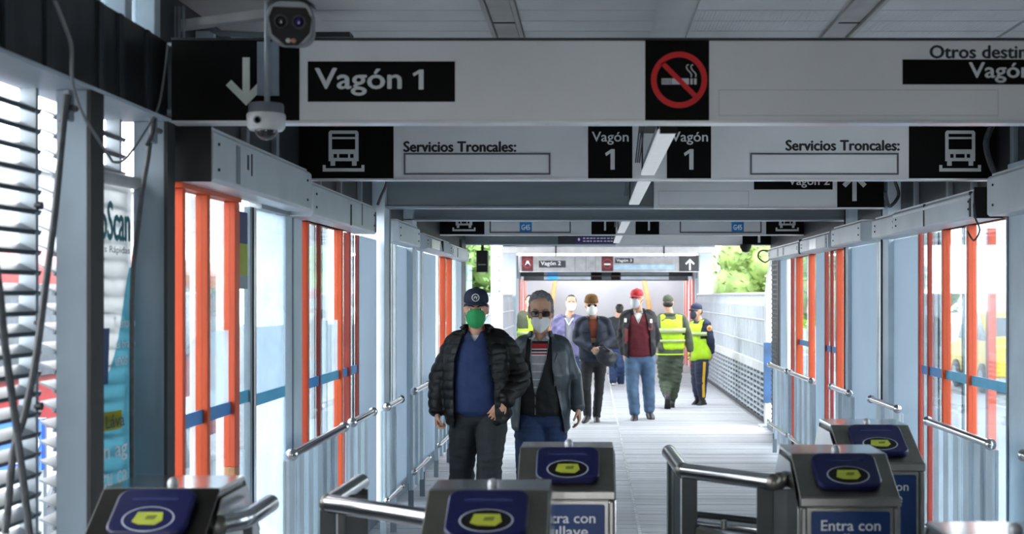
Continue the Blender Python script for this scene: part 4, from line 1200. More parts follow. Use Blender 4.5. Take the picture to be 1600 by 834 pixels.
cable([(PX(1204, 14.5), 14.5, PZ(392, 14.5)), (PX(1188, 14.5), 14.45, PZ(392, 14.5)), (PX(1183, 14.5), 14.4, PZ(402, 14.5)), (PX(1193, 14.5), 14.4, PZ(410, 14.5)), (PX(1203, 14.5), 14.5, PZ(405, 14.5))], .009, MATS['cable_black'], 'coil of black wire at the top of the perforated screen')
cable([(PX(590, 8.9), 8.9, PZ(320, 8.9)), (PX(597, 8.9), 8.88, PZ(305, 8.9)), (PX(606, 8.9), 8.85, PZ(285, 8.9)), (PX(607, 8.9), 8.8, PZ(255, 8.9))], .01, MATS['cable_black'], 'dark cable rising beside the tall left column under the second sign')

# ------------------------------------------------------------------ hanging banner between the near columns
teal = frosted('banner_teal', '#78c6da', 0.6)
bp = frosted('banner_white', '#eef1f2', 0.6)
t = thing('hanging_banner', 'blue and white printed banner hanging between the two near columns', 'banner', (-1.66, 4.3, 0.3))
x0, y0, x1, y1 = -1.667, 4.2, -1.634, 4.54
def ban(u, z, off=0.0):
    wv = 0.006 * sin(u * 9 + z * 2) + 0.004 * sin(z * 7 + u * 4)
    return Vector((x0 + (x1 - x0) * u + wv + off, y0 + (y1 - y0) * u, z))
def banner_patch(name, m, u0, u1, za, zb, off, n=10, k=18):
    b = MB(); rings = [[ban(u0 + (u1 - u0) * j / n, za + (zb - za) * i / k, off) for j in range(n + 1)] for i in range(k + 1)]
    b.rings(rings, cap=False, closed=False)
    o = b.build(name, m, t, smooth=True); return o
o = banner_patch('sheet', bp, 0, 1, 0.25, 2.02, 0.0, 12, 40)
md = o.modifiers.new('solid', 'SOLIDIFY'); md.thickness = .002
banner_patch('blue_field', teal, 0.0, 1.0, 0.25, 1.31, 0.004, 10, 24)
b = MB(); rings = []
for i in range(13):
    z = 1.31 + .42 * i / 12; w = .35 + .6 * (i / 12) ** .8
    rings.append([ban(w + (1 - w) * j / 6, z, .004) for j in range(7)])
b.rings(rings, cap=False, closed=False); b.build('blue_field', teal, t, smooth=True)
b = MB(); b.tube([ban(-.02, 2.03, .01), ban(1.02, 2.03, .01)], .022, 12); b.build('roll_bar', mat('roll_white', '#b9bdbf', 0.5), t, smooth=True)
banner_patch('yellow_label', frosted('banner_yellow', '#d8b34a', 0.5), 0.0, .78, 1.17, 1.235, .005)
# figure printed on the banner: face tone and dark strap
banner_patch('print_figure', mat('print_skin', '#b7795a', 0.6), 0.18, .34, 1.50, 1.60, .006, 4, 6)
banner_patch('print_figure', mat('print_navy', '#2c4d78', 0.6), 0.26, .46, 1.33, 1.52, .006, 4, 6)
BM_dir = Vector((x1 - x0, y1 - y0, 0)).normalized()
BN = Vector((BM_dir.y, -BM_dir.x, 0))
def BMat():
    o_ = Vector((x0, y0, 0)) + BN * 0.016
    return Matrix(((BM_dir.x, 0, BN.x, o_.x), (BM_dir.y, 0, BN.y, o_.y), (0, 1, 0, 0), (0, 0, 0, 1)))
BL = Vector((x1 - x0, y1 - y0, 0)).length
def btext(s, u0, u1, za, zb, m, bold=.01): text(s, (u0 * BL, u1 * BL, za, zb), BMat(), m, t, bold=bold)
tealink = mat('teal_ink', '#1f7d86', 0.5)
btext('toScan', .12, .86, 1.82, 1.95, tealink, .03); btext('ades Rápidas', .1, .86, 1.77, 1.80, mat('ink_dark', '#33434c', 0.5))
btext('Tu entorno', .5, .98, 1.52, 1.555, white_print); btext('el brazo', .56, .98, 1.45, 1.48, white_print); btext('unos', .54, .8, 1.39, 1.42, white_print)
btext('Láva', .34, .74, 1.18, 1.225, MATS['ink_dark'], .02)
btext('n ag', .3, .8, 1.06, 1.115, white_print, .02); btext('tu ca', .26, .8, .985, 1.035, white_print, .02); btext('de tra', .22, .8, .91, .965, white_print, .02)
btext('jabón', .62, .95, .76, .785, white_print); btext('palma', .6, .95, .70, .725, white_print)
banner_patch('green_stroke', mat('banner_green', '#79c158', 0.5), .56, .62, .76, .84, .006, 2, 4)

# ------------------------------------------------------------------ things at the wagon end
d = 15.88
t = thing('hanging_speaker', 'black box loudspeaker hanging at the left end of the wagon', 'loudspeaker', (PX(753, d), d + .08, PZ(425, d)))
b = MB(); b.box(PX(744, d), PX(762, d), d, d + .16, PZ(425, d), PZ(391, d)); b.build('cabinet', black, t, bevel=.01)
b = MB(); b.box(PX(747, d), PX(759, d), d - .01, d, PZ(414, d), PZ(412.5, d)); b.build('badge', steel_mid, t)
b = MB(); b.box(PX(751, d), PX(755, d), d + .06, d + .1, PZ(392, d), 2.262); b.build('bracket', steel_dark, t)
t = thing('leaning_post', 'white curved steel post with foot plate beside the perforated screen', 'post', (2.2, 15.9, 0))
d = 15.95
pts = [(1200, 664), (1200, 600), (1200, 520), (1201, 460), (1204, 430), (1209, 408), (1216, 388)]
b = MB(); b.tube([(PX(x, d), d, PZ(y, d) if y < 660 else 0.0) for x, y in pts], [(.05, .06)] * 7, 8); b.build('shaft', alu_white, t, smooth=True)
b = MB(); b.box(2.08, 2.32, d - .1, d + .1, 0, .03); b.build('foot_plate', alu, t, bevel=.006)
b = MB(); b.box(2.13, 2.24, d - .075, d - .06, .3, 1.05); b.build('poster', mat('poster_blue', '#1d4a75', 0.5, 0, .2, 6), t)
t = thing('white_post', 'white bolted steel post left of the bridge under the far beam', 'post', (-1.5, 18.5, 0))
d = 18.6
b = MB(); b.box(PX(767, d), PX(785, d), d, d + .12, 0, 2.5); b.build('shaft', alu_white, t, bevel=.006)
for z in (1.7, 1.85, 2.0, 2.2):
    b = MB(); b.cyl((PX(780, d), d - .005, z), .02, .02, 'y', 8); b.build('bolt', steel_mid, t)
t = thing('dome_camera', 'small black dome camera under the last beam on the right', 'camera', (PX(1165, 15.7), 15.7, 2.2))
b = MB(); b.lathe([(.001, 2.262), (.07, 2.262), (.07, 2.22), (.055, 2.20), (.04, 2.17), (.001, 2.16)], (PX(1165, 15.7), 15.7, 0)); b.build('dome', black, t, smooth=True)

# bridge fences: corrugated sheet over a lattice
sheet_m = mat('fence_sheet', '#b9c0c8', 0.45, 0.15, 0.05, 2)
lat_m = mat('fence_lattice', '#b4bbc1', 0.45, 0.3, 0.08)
def fence(x, y0, y1, ztop, label, s):
    t = thing('bridge_fence', label, 'fence', (x, (y0 + y1) / 2, 0))
    n = int((y1 - y0) / .06); rings = []
    prof = []
    for i in range(n + 1):
        ph = i % 5
        prof.append((x + s * (.0 if ph in (0, 1, 2) else .022), y0 + (y1 - y0) * i / n))
    b = MB(); b.rings([[(p[0], p[1], .78) for p in prof], [(p[0] , p[1], 1.5) for p in prof], [(p[0] + s * .03, p[1], ztop) for p in prof]], cap=False, closed=False)
    o = b.build('corrugated_sheet', sheet_m, t); md = o.modifiers.new('solid', 'SOLIDIFY'); md.thickness = .006
    for z, r in ((ztop + .01, .025), (1.32, .012), (1.0, .012)):
        b = MB(); b.tube([(x + (s * .03 if z > 1.5 else -s * .01), y0, z), (x + (s * .03 if z > 1.5 else -s * .01), y1, z)], r, 10); b.build('rail', alu, t, smooth=True)
    b = MB(); b.box(x - .03, x + .03, y0, y1, .66, .78); b.build('middle_band', alu_white, t, bevel=.005)
    b = MB(); b.box(x - .03, x + .03, y0, y1, .03, .08); b.build('bottom_band', steel_dark, t, bevel=.005)
    b = MB()
    for k in range(8): z = .1 + k * .07; b.box(x - .02, x + .02, y0, y1, z, z + .028)
    yy = y0
    while yy < y1: b.box(x - .022, x + .022, yy, yy + .08, .08, .66); yy += .36
    b.build('lattice', lat_m, t, kind='stuff')
    b = MB(); b.box(x + s * .05, x + s * .06, y0, y1, .03, .7); b.build('shade_backing', steel_dark, t)  # dark sheet stands for the shade behind the lattice gaps
    yy = y0
    while yy <= y1 + .01:
        b = MB(); b.box(x + s * .03, x + s * .09, yy, yy + .06, 0, ztop); b.build('fence_post', steel_mid, t); yy += (y1 - y0) / 4
    return t
fence(2.19, 16.1, 26.9, 1.64, 'right bridge fence of corrugated sheet above lattice backed by painted shade', 1)
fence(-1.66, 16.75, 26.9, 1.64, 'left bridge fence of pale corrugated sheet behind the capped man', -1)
# ------------------------------------------------------------------ people
PR = random.Random(5)
def cat_rom(pts, sub):
    """Catmull-Rom through a list of tuples (any length)."""
    P = [np.array(p, float) for p in pts]; out = []
    for i in range(len(P) - 1):
        p0 = P[i - 1] if i > 0 else 2 * P[0] - P[1]
        p1, p2 = P[i], P[i + 1]
        p3 = P[i + 2] if i + 2 < len(P) else 2 * P[-1] - P[-2]
        for k in range(sub):
            u = k / sub
            out.append(0.5 * (2 * p1 + (p2 - p0) * u + (2 * p0 - 5 * p1 + 4 * p2 - p3) * u * u + (3 * p1 - p0 - 3 * p2 + p3) * u ** 3))
    out.append(P[-1]); return out

def loft(mb, nodes, side=(1, 0, 0), n=18, sub=4, power=2.0):
    """nodes: (x, y, z, a, b): a along 'side', b across it; rounded closed ends."""
    C = cat_rom(nodes, sub)
    side = Vector(side); rings = []
    for i, c in enumerate(C):
        p = Vector(c[:3]); q0 = Vector(C[max(i - 1, 0)][:3]); q1 = Vector(C[min(i + 1, len(C) - 1)][:3])
        t = (q1 - q0).normalized()
        u = side - t * side.dot(t)
        u = u.normalized() if u.length > 1e-4 else Vector((0, 1, 0))
        w = t.cross(u)
        a, b = max(c[3], 1e-4), max(c[4], 1e-4)
        ring = []
        for k in range(n):
            th = 2 * pi * k / n; cx, sx = cos(th), sin(th)
            e = 2.0 / power
            ring.append(p + u * a * math.copysign(abs(cx) ** e, cx) + w * b * math.copysign(abs(sx) ** e, sx))
        rings.append(ring)
    def endcap(r, d):
        c = sum(r, Vector()) / len(r); rad = min((v - c).length for v in r)
        return [[c + (v - c) * 0.8 + d * rad * .25 for v in r], [c + (v - c) * .4 + d * rad * .45 for v in r]]
    d0 = (Vector(C[0][:3]) - Vector(C[1][:3])).normalized(); d1 = (Vector(C[-1][:3]) - Vector(C[-2][:3])).normalized()
    e0 = endcap(rings[0], d0); e1 = endcap(rings[-1], d1)
    return mb.rings([e0[1], e0[0]] + rings + e1)

def fuse(mb, voxel, smooth=4, factor=0.5):
    """Union of closed shapes into one continuous skin."""
    me = mb.mesh('fuse')
    o = bpy.data.objects.new('fuse', me); COL.objects.link(o)
    r = o.modifiers.new('r', 'REMESH'); r.mode = 'VOXEL'; r.voxel_size = voxel; r.use_smooth_shade = True
    if smooth:
        s = o.modifiers.new('s', 'SMOOTH'); s.iterations = smooth; s.factor = factor
    dg = bpy.context.evaluated_depsgraph_get()
    out = bpy.data.meshes.new_from_object(o.evaluated_get(dg))
    bpy.data.objects.remove(o); bpy.data.meshes.remove(me)
    return out

def displace(me, fn):
    n = len(me.vertices)
    co = np.empty(n * 3, np.float32); me.vertices.foreach_get('co', co); co = co.reshape(-1, 3)
    no = np.empty(n * 3, np.float32); me.vertices.foreach_get('normal', no); no = no.reshape(-1, 3)
    d = fn(co, no)
    co = co + (d if d.ndim == 2 else no * d[:, None])
    me.vertices.foreach_set('co', co.astype(np.float32).ravel()); me.update()

def folds(amp, f=(14, 14, 26), seed=0, n=7):
    r = np.random.RandomState(seed)
    K = r.randn(n, 3) * np.array(f); ph = r.rand(n) * 6.28
    def fn(co, no):
        s = np.zeros(len(co))
        for k in range(n):
            v = np.sin(co @ K[k] + ph[k] + 1.5 * np.sin(co @ K[(k + 3) % n] * .4 + ph[k]))
            s += (1 - np.abs(v)) - .36
        return s * amp / math.sqrt(n) * 1.6
    return fn

def quilt(amp, pitch):
    def fn(co, no):
        u = co[:, 2] / pitch + .12 * np.sin(co[:, 0] * 22 + co[:, 1] * 13)
        return amp * (np.abs(np.sin(u * pi)) ** .5 - .6)
    return fn

def trim_mesh(me, planes=(), kill=None):
    """Cut along planes (co, no), then drop the faces for which kill(center) is true."""
    bm = bmesh.new(); bm.from_mesh(me)
    for co, no in planes:
        bmesh.ops.bisect_plane(bm, geom=bm.verts[:] + bm.edges[:] + bm.faces[:], plane_co=co, plane_no=no)
    if kill:
        dead = [f for f in bm.faces if kill(f.calc_center_median())]
        bmesh.ops.delete(bm, geom=dead, context='FACES')
    bm.to_mesh(me); bm.free()

def put(name, me, m, parent, solid=0, subd=0, **kw):
    me.materials.clear(); me.materials.append(m)
    me.polygons.foreach_set('use_smooth', [True] * len(me.polygons))
    me.name = name
    o = link(name, me, parent, **kw)
    if solid:
        md = o.modifiers.new('solid', 'SOLIDIFY'); md.thickness = solid; md.offset = -1
    return o

def hand(mb, wrist, f, pn, thumb, k=1.0, curl=0.5, spread=0.02):
    """Palm, four unequal bent fingers and a thumb; f along the hand, pn where the palm faces, thumb = side sign."""
    f = Vector(f).normalized(); pn = Vector(pn); pn = (pn - f * pn.dot(f)).normalized(); w = f.cross(pn) * thumb
    W0 = Vector(wrist)
    def P(a, b, c): return W0 + (f * a + w * b + pn * c) * k
    nodes = []
    for a, b_, ra, rb in ((-.03, 0, .027, .021), (.0, 0, .028, .02), (.03, .002, .036, .018), (.065, .002, .042, .016), (.088, .0, .041, .013)):
        q = P(a, b_, 0); nodes.append((q.x, q.y, q.z, ra * k, rb * k))
    loft(mb, nodes, side=w, n=14, sub=3)
    for i, (off, L, r) in enumerate(((.032, .07, .0088), (.011, .078, .0092), (-.010, .073, .0088), (-.030, .058, .0078))):
        a = curl * (.55 + .08 * i); p = Vector((.082, off, 0)); pts = [P(*p)]; ang = 0
        for s, fr in enumerate((.45, .32, .25)):
            ang += a * (1.0, 1.25, .9)[s]
            p = p + Vector((cos(ang) * L * fr, spread * off * 3 * fr, sin(ang) * L * fr)); pts.append(P(*p))
        loft(mb, [(q.x, q.y, q.z, r * k * (1 - .07 * j), r * k * (1 - .07 * j)) for j, q in enumerate(pts)], side=w, n=8, sub=3)
    pts = [P(.012, .024, .004), P(.04, .05, .014), P(.068, .058, .022 + .01 * curl), P(.09, .052, .03 + .016 * curl)]
    loft(mb, [(q.x, q.y, q.z, r * k, r * k) for q, r in zip(pts, (.014, .0125, .0105, .009))], side=w, n=8, sub=3)

skin_mats = {}
def skin(name, col): return mat(name, col, 0.5, 0, 0.07, 18, 0.05, 120)
eye_white = mat('eye_white', '#d8d4cc', 0.25, 0, 0.02)
iris_m = mat('iris_brown', '#1c120c', 0.15, 0, 0.02)

class Fig:
    """One person. Joints come as world points; parts are written in world space and hang on the root."""
    def __init__(s, label, X, D, k, yaw, skin_m, voxel, group=None):
        s.X, s.D, s.k, s.yaw, s.skin, s.vox = X, D, k, yaw, skin_m, voxel
        s.label = label
        s.right = Vector((cos(yaw), sin(yaw), 0)); s.front = Vector((sin(yaw), -cos(yaw), 0))
        s.J = {}
    def j(s, **kw):
        """name=(px, py, dy): a joint seen at that pixel, dy metres behind the figure's own depth."""
        for n, (px, py, dy) in kw.items():
            d = s.D + dy
            s.J[n] = Vector((PX(px, d), d, PZ(py, d)))
    def head_frame(s, px, py, dy=0, yaw=None, pitch=0, roll=0, k=None):
        d = s.D + dy
        s.hk = k or s.k
        M = Matrix.Translation((PX(px, d), d, PZ(py, d))) @ Matrix.Rotation(s.yaw if yaw is None else yaw, 4, 'Z') @ Matrix.Rotation(roll, 4, 'Y') @ Matrix.Rotation(pitch, 4, 'X') @ Matrix.Scale(s.hk, 4)
        s.H = M
    def h(s, x, y, z): return s.H @ Vector((x, y, z))
    def hloft(s, mb, nodes, n=18, sub=4, side=(1, 0, 0), power=2.0):
        t = MB(); loft(t, nodes, side, n, sub, power)
        mb.add([s.H @ Vector(v) for v in t.v], t.f)
    def hball(s, mb, c, r, n=14, m=10, R=None):
        t = MB(); t.ball(c, r, n, m, R); mb.add([s.H @ Vector(v) for v in t.v], t.f)

    # --- the continuous body
    def body(s, hands=(), feet=False, ears=True, wide=1.0):
        J = s.J; k = s.k; b = MB()
        s.hloft(b, [(0, -.052, -.112, .022, .02), (0, -.045, -.10, .04, .042), (0, -.03, -.075, .054, .062), (0, -.012, -.04, .063, .08),
                    (0, -.002, 0, .070, .089), (0, .004, .04, .074, .094), (0, .008, .075, .071, .091), (0, .01, .10, .055, .074), (0, .01, .117, .03, .042)], 22, 4)
        # nose, brow, cheeks, lips, ears
        s.hloft(b, [(0, -.086, .022, .008, .007), (0, -.097, .005, .010, .010), (0, -.106, -.018, .013, .013), (0, -.100, -.028, .015, .011)], 10, 3)
        for q in (-1, 1):
            s.hball(b, (q * .03, -.078, .027), (.026, .014, .008)); s.hball(b, (q * .043, -.062, -.025), (.022, .02, .02))
            s.hball(b, (q * .011, -.096, -.027), (.008, .009, .007), 8, 6)
            if ears:
                s.hball(b, (q * .074, .012, -.003), (.010, .019, .032)); s.hball(b, (q * .079, .02, .012), (.007, .013, .018), 10, 7)
        s.hball(b, (0, -.083, -.056), (.024, .010, .006), 12, 6); s.hball(b, (0, -.082, -.066), (.021, .010, .007), 12, 6)
        s.hball(b, (0, -.07, -.096), (.02, .016, .014), 12, 8)
        # neck
        n0 = s.h(0, .018, -.05); n1 = J['neck']
        a = .056 * k
        up = n0 + (n0 - n1).normalized() * .02
        loft(b, [(up.x, up.y, up.z, a, a * 1.02), (n0.x, n0.y, n0.z, a, a), ((n0.x + n1.x) / 2, (n0.y + n1.y) / 2, (n0.z + n1.z) / 2, a * .98, a * .98), (n1.x, n1.y, n1.z - .02 * k, a * 1.25, a * 1.1), (n1.x, n1.y, n1.z - .07 * k, a * 1.6, a * 1.2)], s.right, 18, 3)
        s.torso(b, -.012 * k, wide)
        for q in 'lr':
            s.arm(b, q, 0)
            s.leg(b, q, -.012 * k)
            if feet: s.foot(b, q)
        for q, f, pn, th, curl in hands: hand(b, J['wr' + q], f, pn, th, k * .98, curl)
        me = fuse(b, s.vox, 3)
        s.root = put('person', me, s.skin, None, label=s.label, cat='person')
        return s.root
    PROF = ((0, .125, .095), (.12, .165, .115), (.28, .168, .116), (.42, .16, .118), (.58, .163, .124), (.74, .17, .122), (.86, .150, .100), (.94, .098, .076), (1.0, .062, .060))
    def torso(s, b, pad, wide=1.0, t0=0.0, t1=1.0, prof=None, deep=1.0, side=None, n=24):
        P0, P1 = s.J['crotch'], s.J['neck']; k = s.k
        mid = s.J.get('waist')
        nodes = []
        for t, a, c in (prof or s.PROF):
            if t < t0 - 1e-6 or t > t1 + 1e-6: continue
            p = P0.lerp(P1, t)
            if mid is not None:
                p += (mid - P0.lerp(P1, .45)) * max(0, 1 - abs(t - .45) / .45)
            nodes.append((p.x, p.y, p.z, a * k * wide + pad, c * k * deep + pad))
        loft(b, nodes, side or s.right, n, 4, 2.25)
    def arm(s, b, q, pad, cut=1.0, r=(.046, .05, .047, .043, .041, .03), big=1.0):
        J = s.J; k = s.k; c = J['neck'].lerp(J['sh' + q], .45); sh, el, wr = J['sh' + q], J['el' + q], J['wr' + q]
        c = Vector((c.x, c.y, min(c.z, (J['neck'].z + sh.z) / 2 - .0)))
        pts = [c, sh, sh.lerp(el, .5), el, el.lerp(wr, .4), el.lerp(wr, cut)]
        pf = (.55, .75, 1, 1, 1, 1)
        loft(b, [(p.x, p.y, p.z, (a * k + pad * pf[i]) * (big if i > 1 else 1), (a * k + pad * pf[i]) * (big if i > 1 else 1)) for i, (p, a) in enumerate(zip(pts, r))], s.front, 16, 4)
    def leg(s, b, q, pad, cut=1.0, r=(.085, .088, .074, .058, .056, .04), loose=(0, 0, 0, 0, 0, 0)):
        J = s.J; k = s.k; hp, kn, an = J['hip' + q], J['kn' + q], J['an' + q]
        pts = [hp + Vector((0, 0, .03 * k)), hp.lerp(kn, .15), hp.lerp(kn, .5), kn, kn.lerp(an, .35), kn.lerp(an, cut)]
        loft(b, [(p.x, p.y, p.z, a * k + pad + l, a * k * 1.05 + pad + l) for p, a, l in zip(pts, r, loose)], s.right, 18, 4)
    def foot_dir(s, q): return s.J['toe' + q] - s.J['an' + q] if 'toe' + q in s.J else s.front * .17
    def foot(s, b, q):
        an = s.J['an' + q]; k = s.k; f = s.foot_dir(q).normalized(); f.z = 0; f.normalize()
        p = [an - f * .04 * k - Vector((0, 0, .03 * k)), an + f * .05 * k - Vector((0, 0, .035 * k)), an + f * .14 * k - Vector((0, 0, .045 * k))]
        loft(b, [(v.x, v.y, v.z, w * k, h_ * k) for v, w, h_ in zip(p, (.03, .036, .036), (.035, .03, .018))], f.cross(Vector((0, 0, 1))), 12, 3)

    # --- clothing
    def trousers(s, m, pad=.012, loose=(0, .004, .01, .012, .012, .02), belt=.3, amp=.006, cuff=1.02, seed=1, name='trousers'):
        b = MB()
        s.torso(b, pad * .8, 1.0, 0, belt)
        for q in 'lr': s.leg(b, q, pad, cuff, loose=loose)
        me = fuse(b, s.vox * 1.5, 6)
        displace(me, folds(amp, (10, 10, 30), seed))
        return put(name, me, m, s.root)
    def shoe(s, q, m, sole_m, boot=0.0, L=.28):
        an = s.J['an' + q]; k = s.k
        d = s.foot_dir(q).normalized()
        up = Vector((0, 0, 1)); w = d.cross(up)
        w = w.normalized() if w.length > .1 else s.right
        u = w.cross(d)
        def P(a, h_): return an + (d * a + u * (h_ - .085)) * k
        b = MB()
        loft(b, [(*P(-.075, .05), .026 * k, .034 * k), (*P(-.05, .056), .036 * k, .045 * k), (*P(0, .06), .04 * k, .05 * k), (*P(.06, .052), .042 * k, .038 * k), (*P(.12, .042), .047 * k, .030 * k), (*P(.17, .036), .042 * k, .024 * k), (*P(.195, .032), .024 * k, .016 * k)], w, 18, 4)
        c0 = P(-.015, .05); 
        c1 = an.lerp(s.J['kn' + q], .04 + boot)
        loft(b, [(*c0, .044 * k, .048 * k), (*an.lerp(s.J['kn' + q], .02), .046 * k, .05 * k), (*c1, (.046 + .04 * boot) * k, (.05 + .04 * boot) * k)], w, 16, 3)
        me = fuse(b, max(.006, s.vox), 4)
        o = put('boot' if boot else 'shoe', me, m, s.root)
        b = MB()
        out = []
        for a, hw in ((-.085, .02), (-.07, .034), (-.02, .038), (.05, .042), (.12, .048), (.17, .042), (.20, .022)):
            out.append((a, hw))
        top = [P(a, .026) + w * hw * k for a, hw in out] + [P(a, .026) - w * hw * k for a, hw in reversed(out)]
        bot = [v - u * .026 * k for v in top]
        n = len(top)
        b.add(top + bot, [tuple(range(n)), tuple(range(2 * n - 1, n - 1, -1))] + [(i, (i + 1) % n, n + (i + 1) % n, n + i) for i in range(n)])
        b.build('sole', sole_m, o)
        return o
    def shirt(s, m, pad=.012, name='shirt', t0=.05, amp=.004, sleeves=0.0, seed=2, wide=1.0, deep=1.0):
        b = MB(); s.torso(b, pad, wide, t0, .97, deep=deep)
        if sleeves:
            for q in 'lr': s.arm(b, q, pad, sleeves)
        me = fuse(b, s.vox * 1.5, 5)
        displace(me, folds(amp, (14, 14, 12), seed))
        return put(name, me, m, s.root)
    def jacket(s, m, pad=.03, open_=None, hem=0.0, sleeve_pad=.02, amp=.006, fn=None, cuff=.97, seed=3, wide=1.0, deep=1.05, thick=.008, name='jacket', prof=None, neck=.97, f=(14, 14, 22), big=1.0):
        """open_ = ((z, xl, xr), ...): world x of the two front edges at heights z; the front between is cut away."""
        b = MB(); s.torso(b, pad, wide, hem, neck, prof, deep)
        for q in 'lr': s.arm(b, q, sleeve_pad, cuff, big=big)
        me = fuse(b, s.vox * 1.5, 5)
        if fn: displace(me, fn)
        if amp: displace(me, folds(amp, f, seed))
        zh = s.J['crotch'].lerp(s.J['neck'], hem).z
        if open_:
            op = sorted(open_)
            zs = [o[0] for o in op]; xl = [o[1] for o in op]; xr = [o[2] for o in op]
            planes = [((0, 0, zh - .0), (0, 0, 1))]
            for i in range(len(op) - 1):
                for xx in (xl, xr):
                    dv = Vector((xx[i + 1] - xx[i], 0, zs[i + 1] - zs[i])); planes.append(((xx[i], 0, zs[i]), (dv.z, 0, -dv.x)))
                if i: planes.append(((0, 0, zs[i]), (0, 0, 1)))
            yc = s.J['crotch'].y
            def kill(c):
                if c.z < zh and abs(c.x - s.J['crotch'].x) < .3 * s.k and False: return True
                if c.z < zs[0] or c.z > zs[-1]: return False
                l, r = np.interp(c.z, zs, xl), np.interp(c.z, zs, xr)
                return l < c.x < r and (c - s.J['crotch'].lerp(s.J['neck'], (c.z - s.J['crotch'].z) / (s.J['neck'].z - s.J['crotch'].z))).dot(s.front) > .0
            trim_mesh(me, planes, kill)
        return put(name, me, m, s.root, solid=thick)
    def vest(s, m, pad=.046, t0=.15, amp=.005, seed=3):
        b = MB(); s.torso(b, pad, 1.0, t0, .92)
        for q in 'lr':
            J = s.J; c = J['neck'].lerp(J['sh' + q], .4); e = J['sh' + q].lerp(J['neck'], .0)
            r = .05 * s.k + pad * .8
            dn = Vector((0, 0, -.03 * s.k))
            loft(b, [(*(c + dn), r * .9, r * .9), (*(c.lerp(e, .5) + dn), r, r), (*(e + dn), r, r)], s.front, 16, 3)
        me = fuse(b, s.vox * 1.4, 5)
        displace(me, folds(amp, (10, 10, 10), seed))
        nk = s.J['neck']
        lims = [(s.J['sh' + q] - nk).dot(s.right) for q in 'lr']
        lo_, hi_ = min(lims) * .96, max(lims) * .96
        zs_ = s.J['shl'].z - .02 * s.k
        pl = [(nk + s.right * lo_, s.right), (nk + s.right * hi_, s.right)]
        def kill(c):
            u = (c - nk).dot(s.right)
            return (u < lo_ or u > hi_) and c.z > zs_ - .22 * s.k
        trim_mesh(me, pl, kill)
        return put('reflective_vest', me, m, s.root, solid=.005)
    def collar(s, m, r=.075, h_=.05, gap=70, lean=.02, name='collar', t=.006, drop=0.0, fall=.0, parent=None):
        """Band round the neck open at the front; gap in degrees, fall folds its top edge outward."""
        c = s.J['neck'] + Vector((0, 0, -.02 - drop)) * s.k; k = s.k; b = MB(); rings = []
        n = 28
        for i in range(n + 1):
            a = radians(gap / 2 + (360 - gap) * i / n)
            d = s.front * cos(a) + s.right * sin(a)
            fr = max(0, cos(a))
            base = c + d * r * k * (1.05 + .18 * fr) - Vector((0, 0, .05 * k * fr))
            topv = c + d * (r - lean * .3) * k * (1.0 + .1 * fr) + Vector((0, 0, h_ * k * (1 - .15 * fr)))
            fold = topv + d * (.012 + fall * .4) * k - Vector((0, 0, fall * k))
            rings.append([base, base.lerp(topv, .6), topv] + ([fold] if fall else []))
        b.rings(rings, cap=False, closed=False)
        o = b.build(name, m, parent or s.root, smooth=True)
        md = o.modifiers.new('solid', 'SOLIDIFY'); md.thickness = t; md.offset = 0
        return o
    # --- head things
    def eyes(s, brow_m=None):
        for q in (-1, 1):
            b = MB(); s.hball(b, (q * .031, -.0795, .008), (.0135, .010, .0075)); e = b.build('eye', eye_white, s.root, smooth=True)
            b = MB(); s.hball(b, (q * .031, -.0875, .0085), (.0058, .003, .006), 10, 6); b.build('iris', iris_m, e, smooth=True)
            if brow_m:
                b = MB(); s.hloft(b, [(q * .012, -.0965, .024, .003, .004), (q * .03, -.0955, .032, .004, .0045), (q * .05, -.081, .028, .003, .003)], 8, 3, side=(0, 0, 1)); b.build('eyebrow', brow_m, s.root, smooth=True)
    def mask(s, m, strap_m, ridge=.016, loops=True, z0=.014, L=.122, widths=(.030, .050, .062, .064, .054, .034)):
        b = MB(); rings = []
        nu, nv = 16, 14
        for iv in range(nv + 1):
            v = iv / nv                                   # 0 nose, 1 chin
            z = z0 - L * v
            half = np.interp(v, (0, .15, .35, .6, .8, 1), widths)
            fx = -.106 - .016 * sin(pi * (v * .75 + .12)) + .03 * max(0, v - .8)
            wr = half / .066
            row = []
            for iu in range(nu + 1):
                u = -1 + 2 * iu / nu
                y = fx + (ridge * abs(u) ** 1.1 + (.052 - ridge) * abs(u) ** 2.2) * wr ** 1.3
                row.append(s.h(half * u, y, z - .006 * (1 - abs(u)) * (v > .8) - .004 * abs(u) * (v < .2)))
            rings.append(row)
        b.rings(rings, cap=False, closed=False)
        o = b.build('face_mask', m, s.root, smooth=True)
        md = o.modifiers.new('solid', 'SOLIDIFY'); md.thickness = .003; md.offset = 1
        if loops:
            for q in (-1, 1):
                for q0, q1 in ((-.02, .024), (-.07, -.02)):
                    b = MB(); b.tube([s.h(q * .060, -.056, q0), s.h(q * .073, -.02, (q0 + q1) / 2), s.h(q * .082, .022, q1)], .0016 * s.hk, 5); b.build('ear_loop', strap_m, o)
        return o
    def cap(s, m, brim_m, emblem=None, button=True, brim=.075, tilt=0.0, z0=.045, logo=False):
        b = MB()
        s.hloft(b, [(0, .006, z0, .081, .1), (0, .007, z0 + .025, .0805, .0995), (0, .008, z0 + .055, .072, .09), (0, .008, z0 + .078, .05, .064), (0, .008, z0 + .087, .02, .026)], 24, 4)
        o = b.build('cap', m, s.root, smooth=True)
        b = MB(); rings = []
        for i in range(9):
            v = i / 8; row = []
            for kx in range(17):
                u = -1 + 2 * kx / 16
                a = u * 1.15
                x = sin(a) * (.079 + .004 * v); y0 = -.1 * cos(a) * .97 + .004
                y = y0 - v * brim * max(0.0, cos(a * 1.25)) ** .6
                row.append(s.h(x, y, z0 + .004 - .012 * v - .022 * u * u + tilt * v))
            rings.append(row)
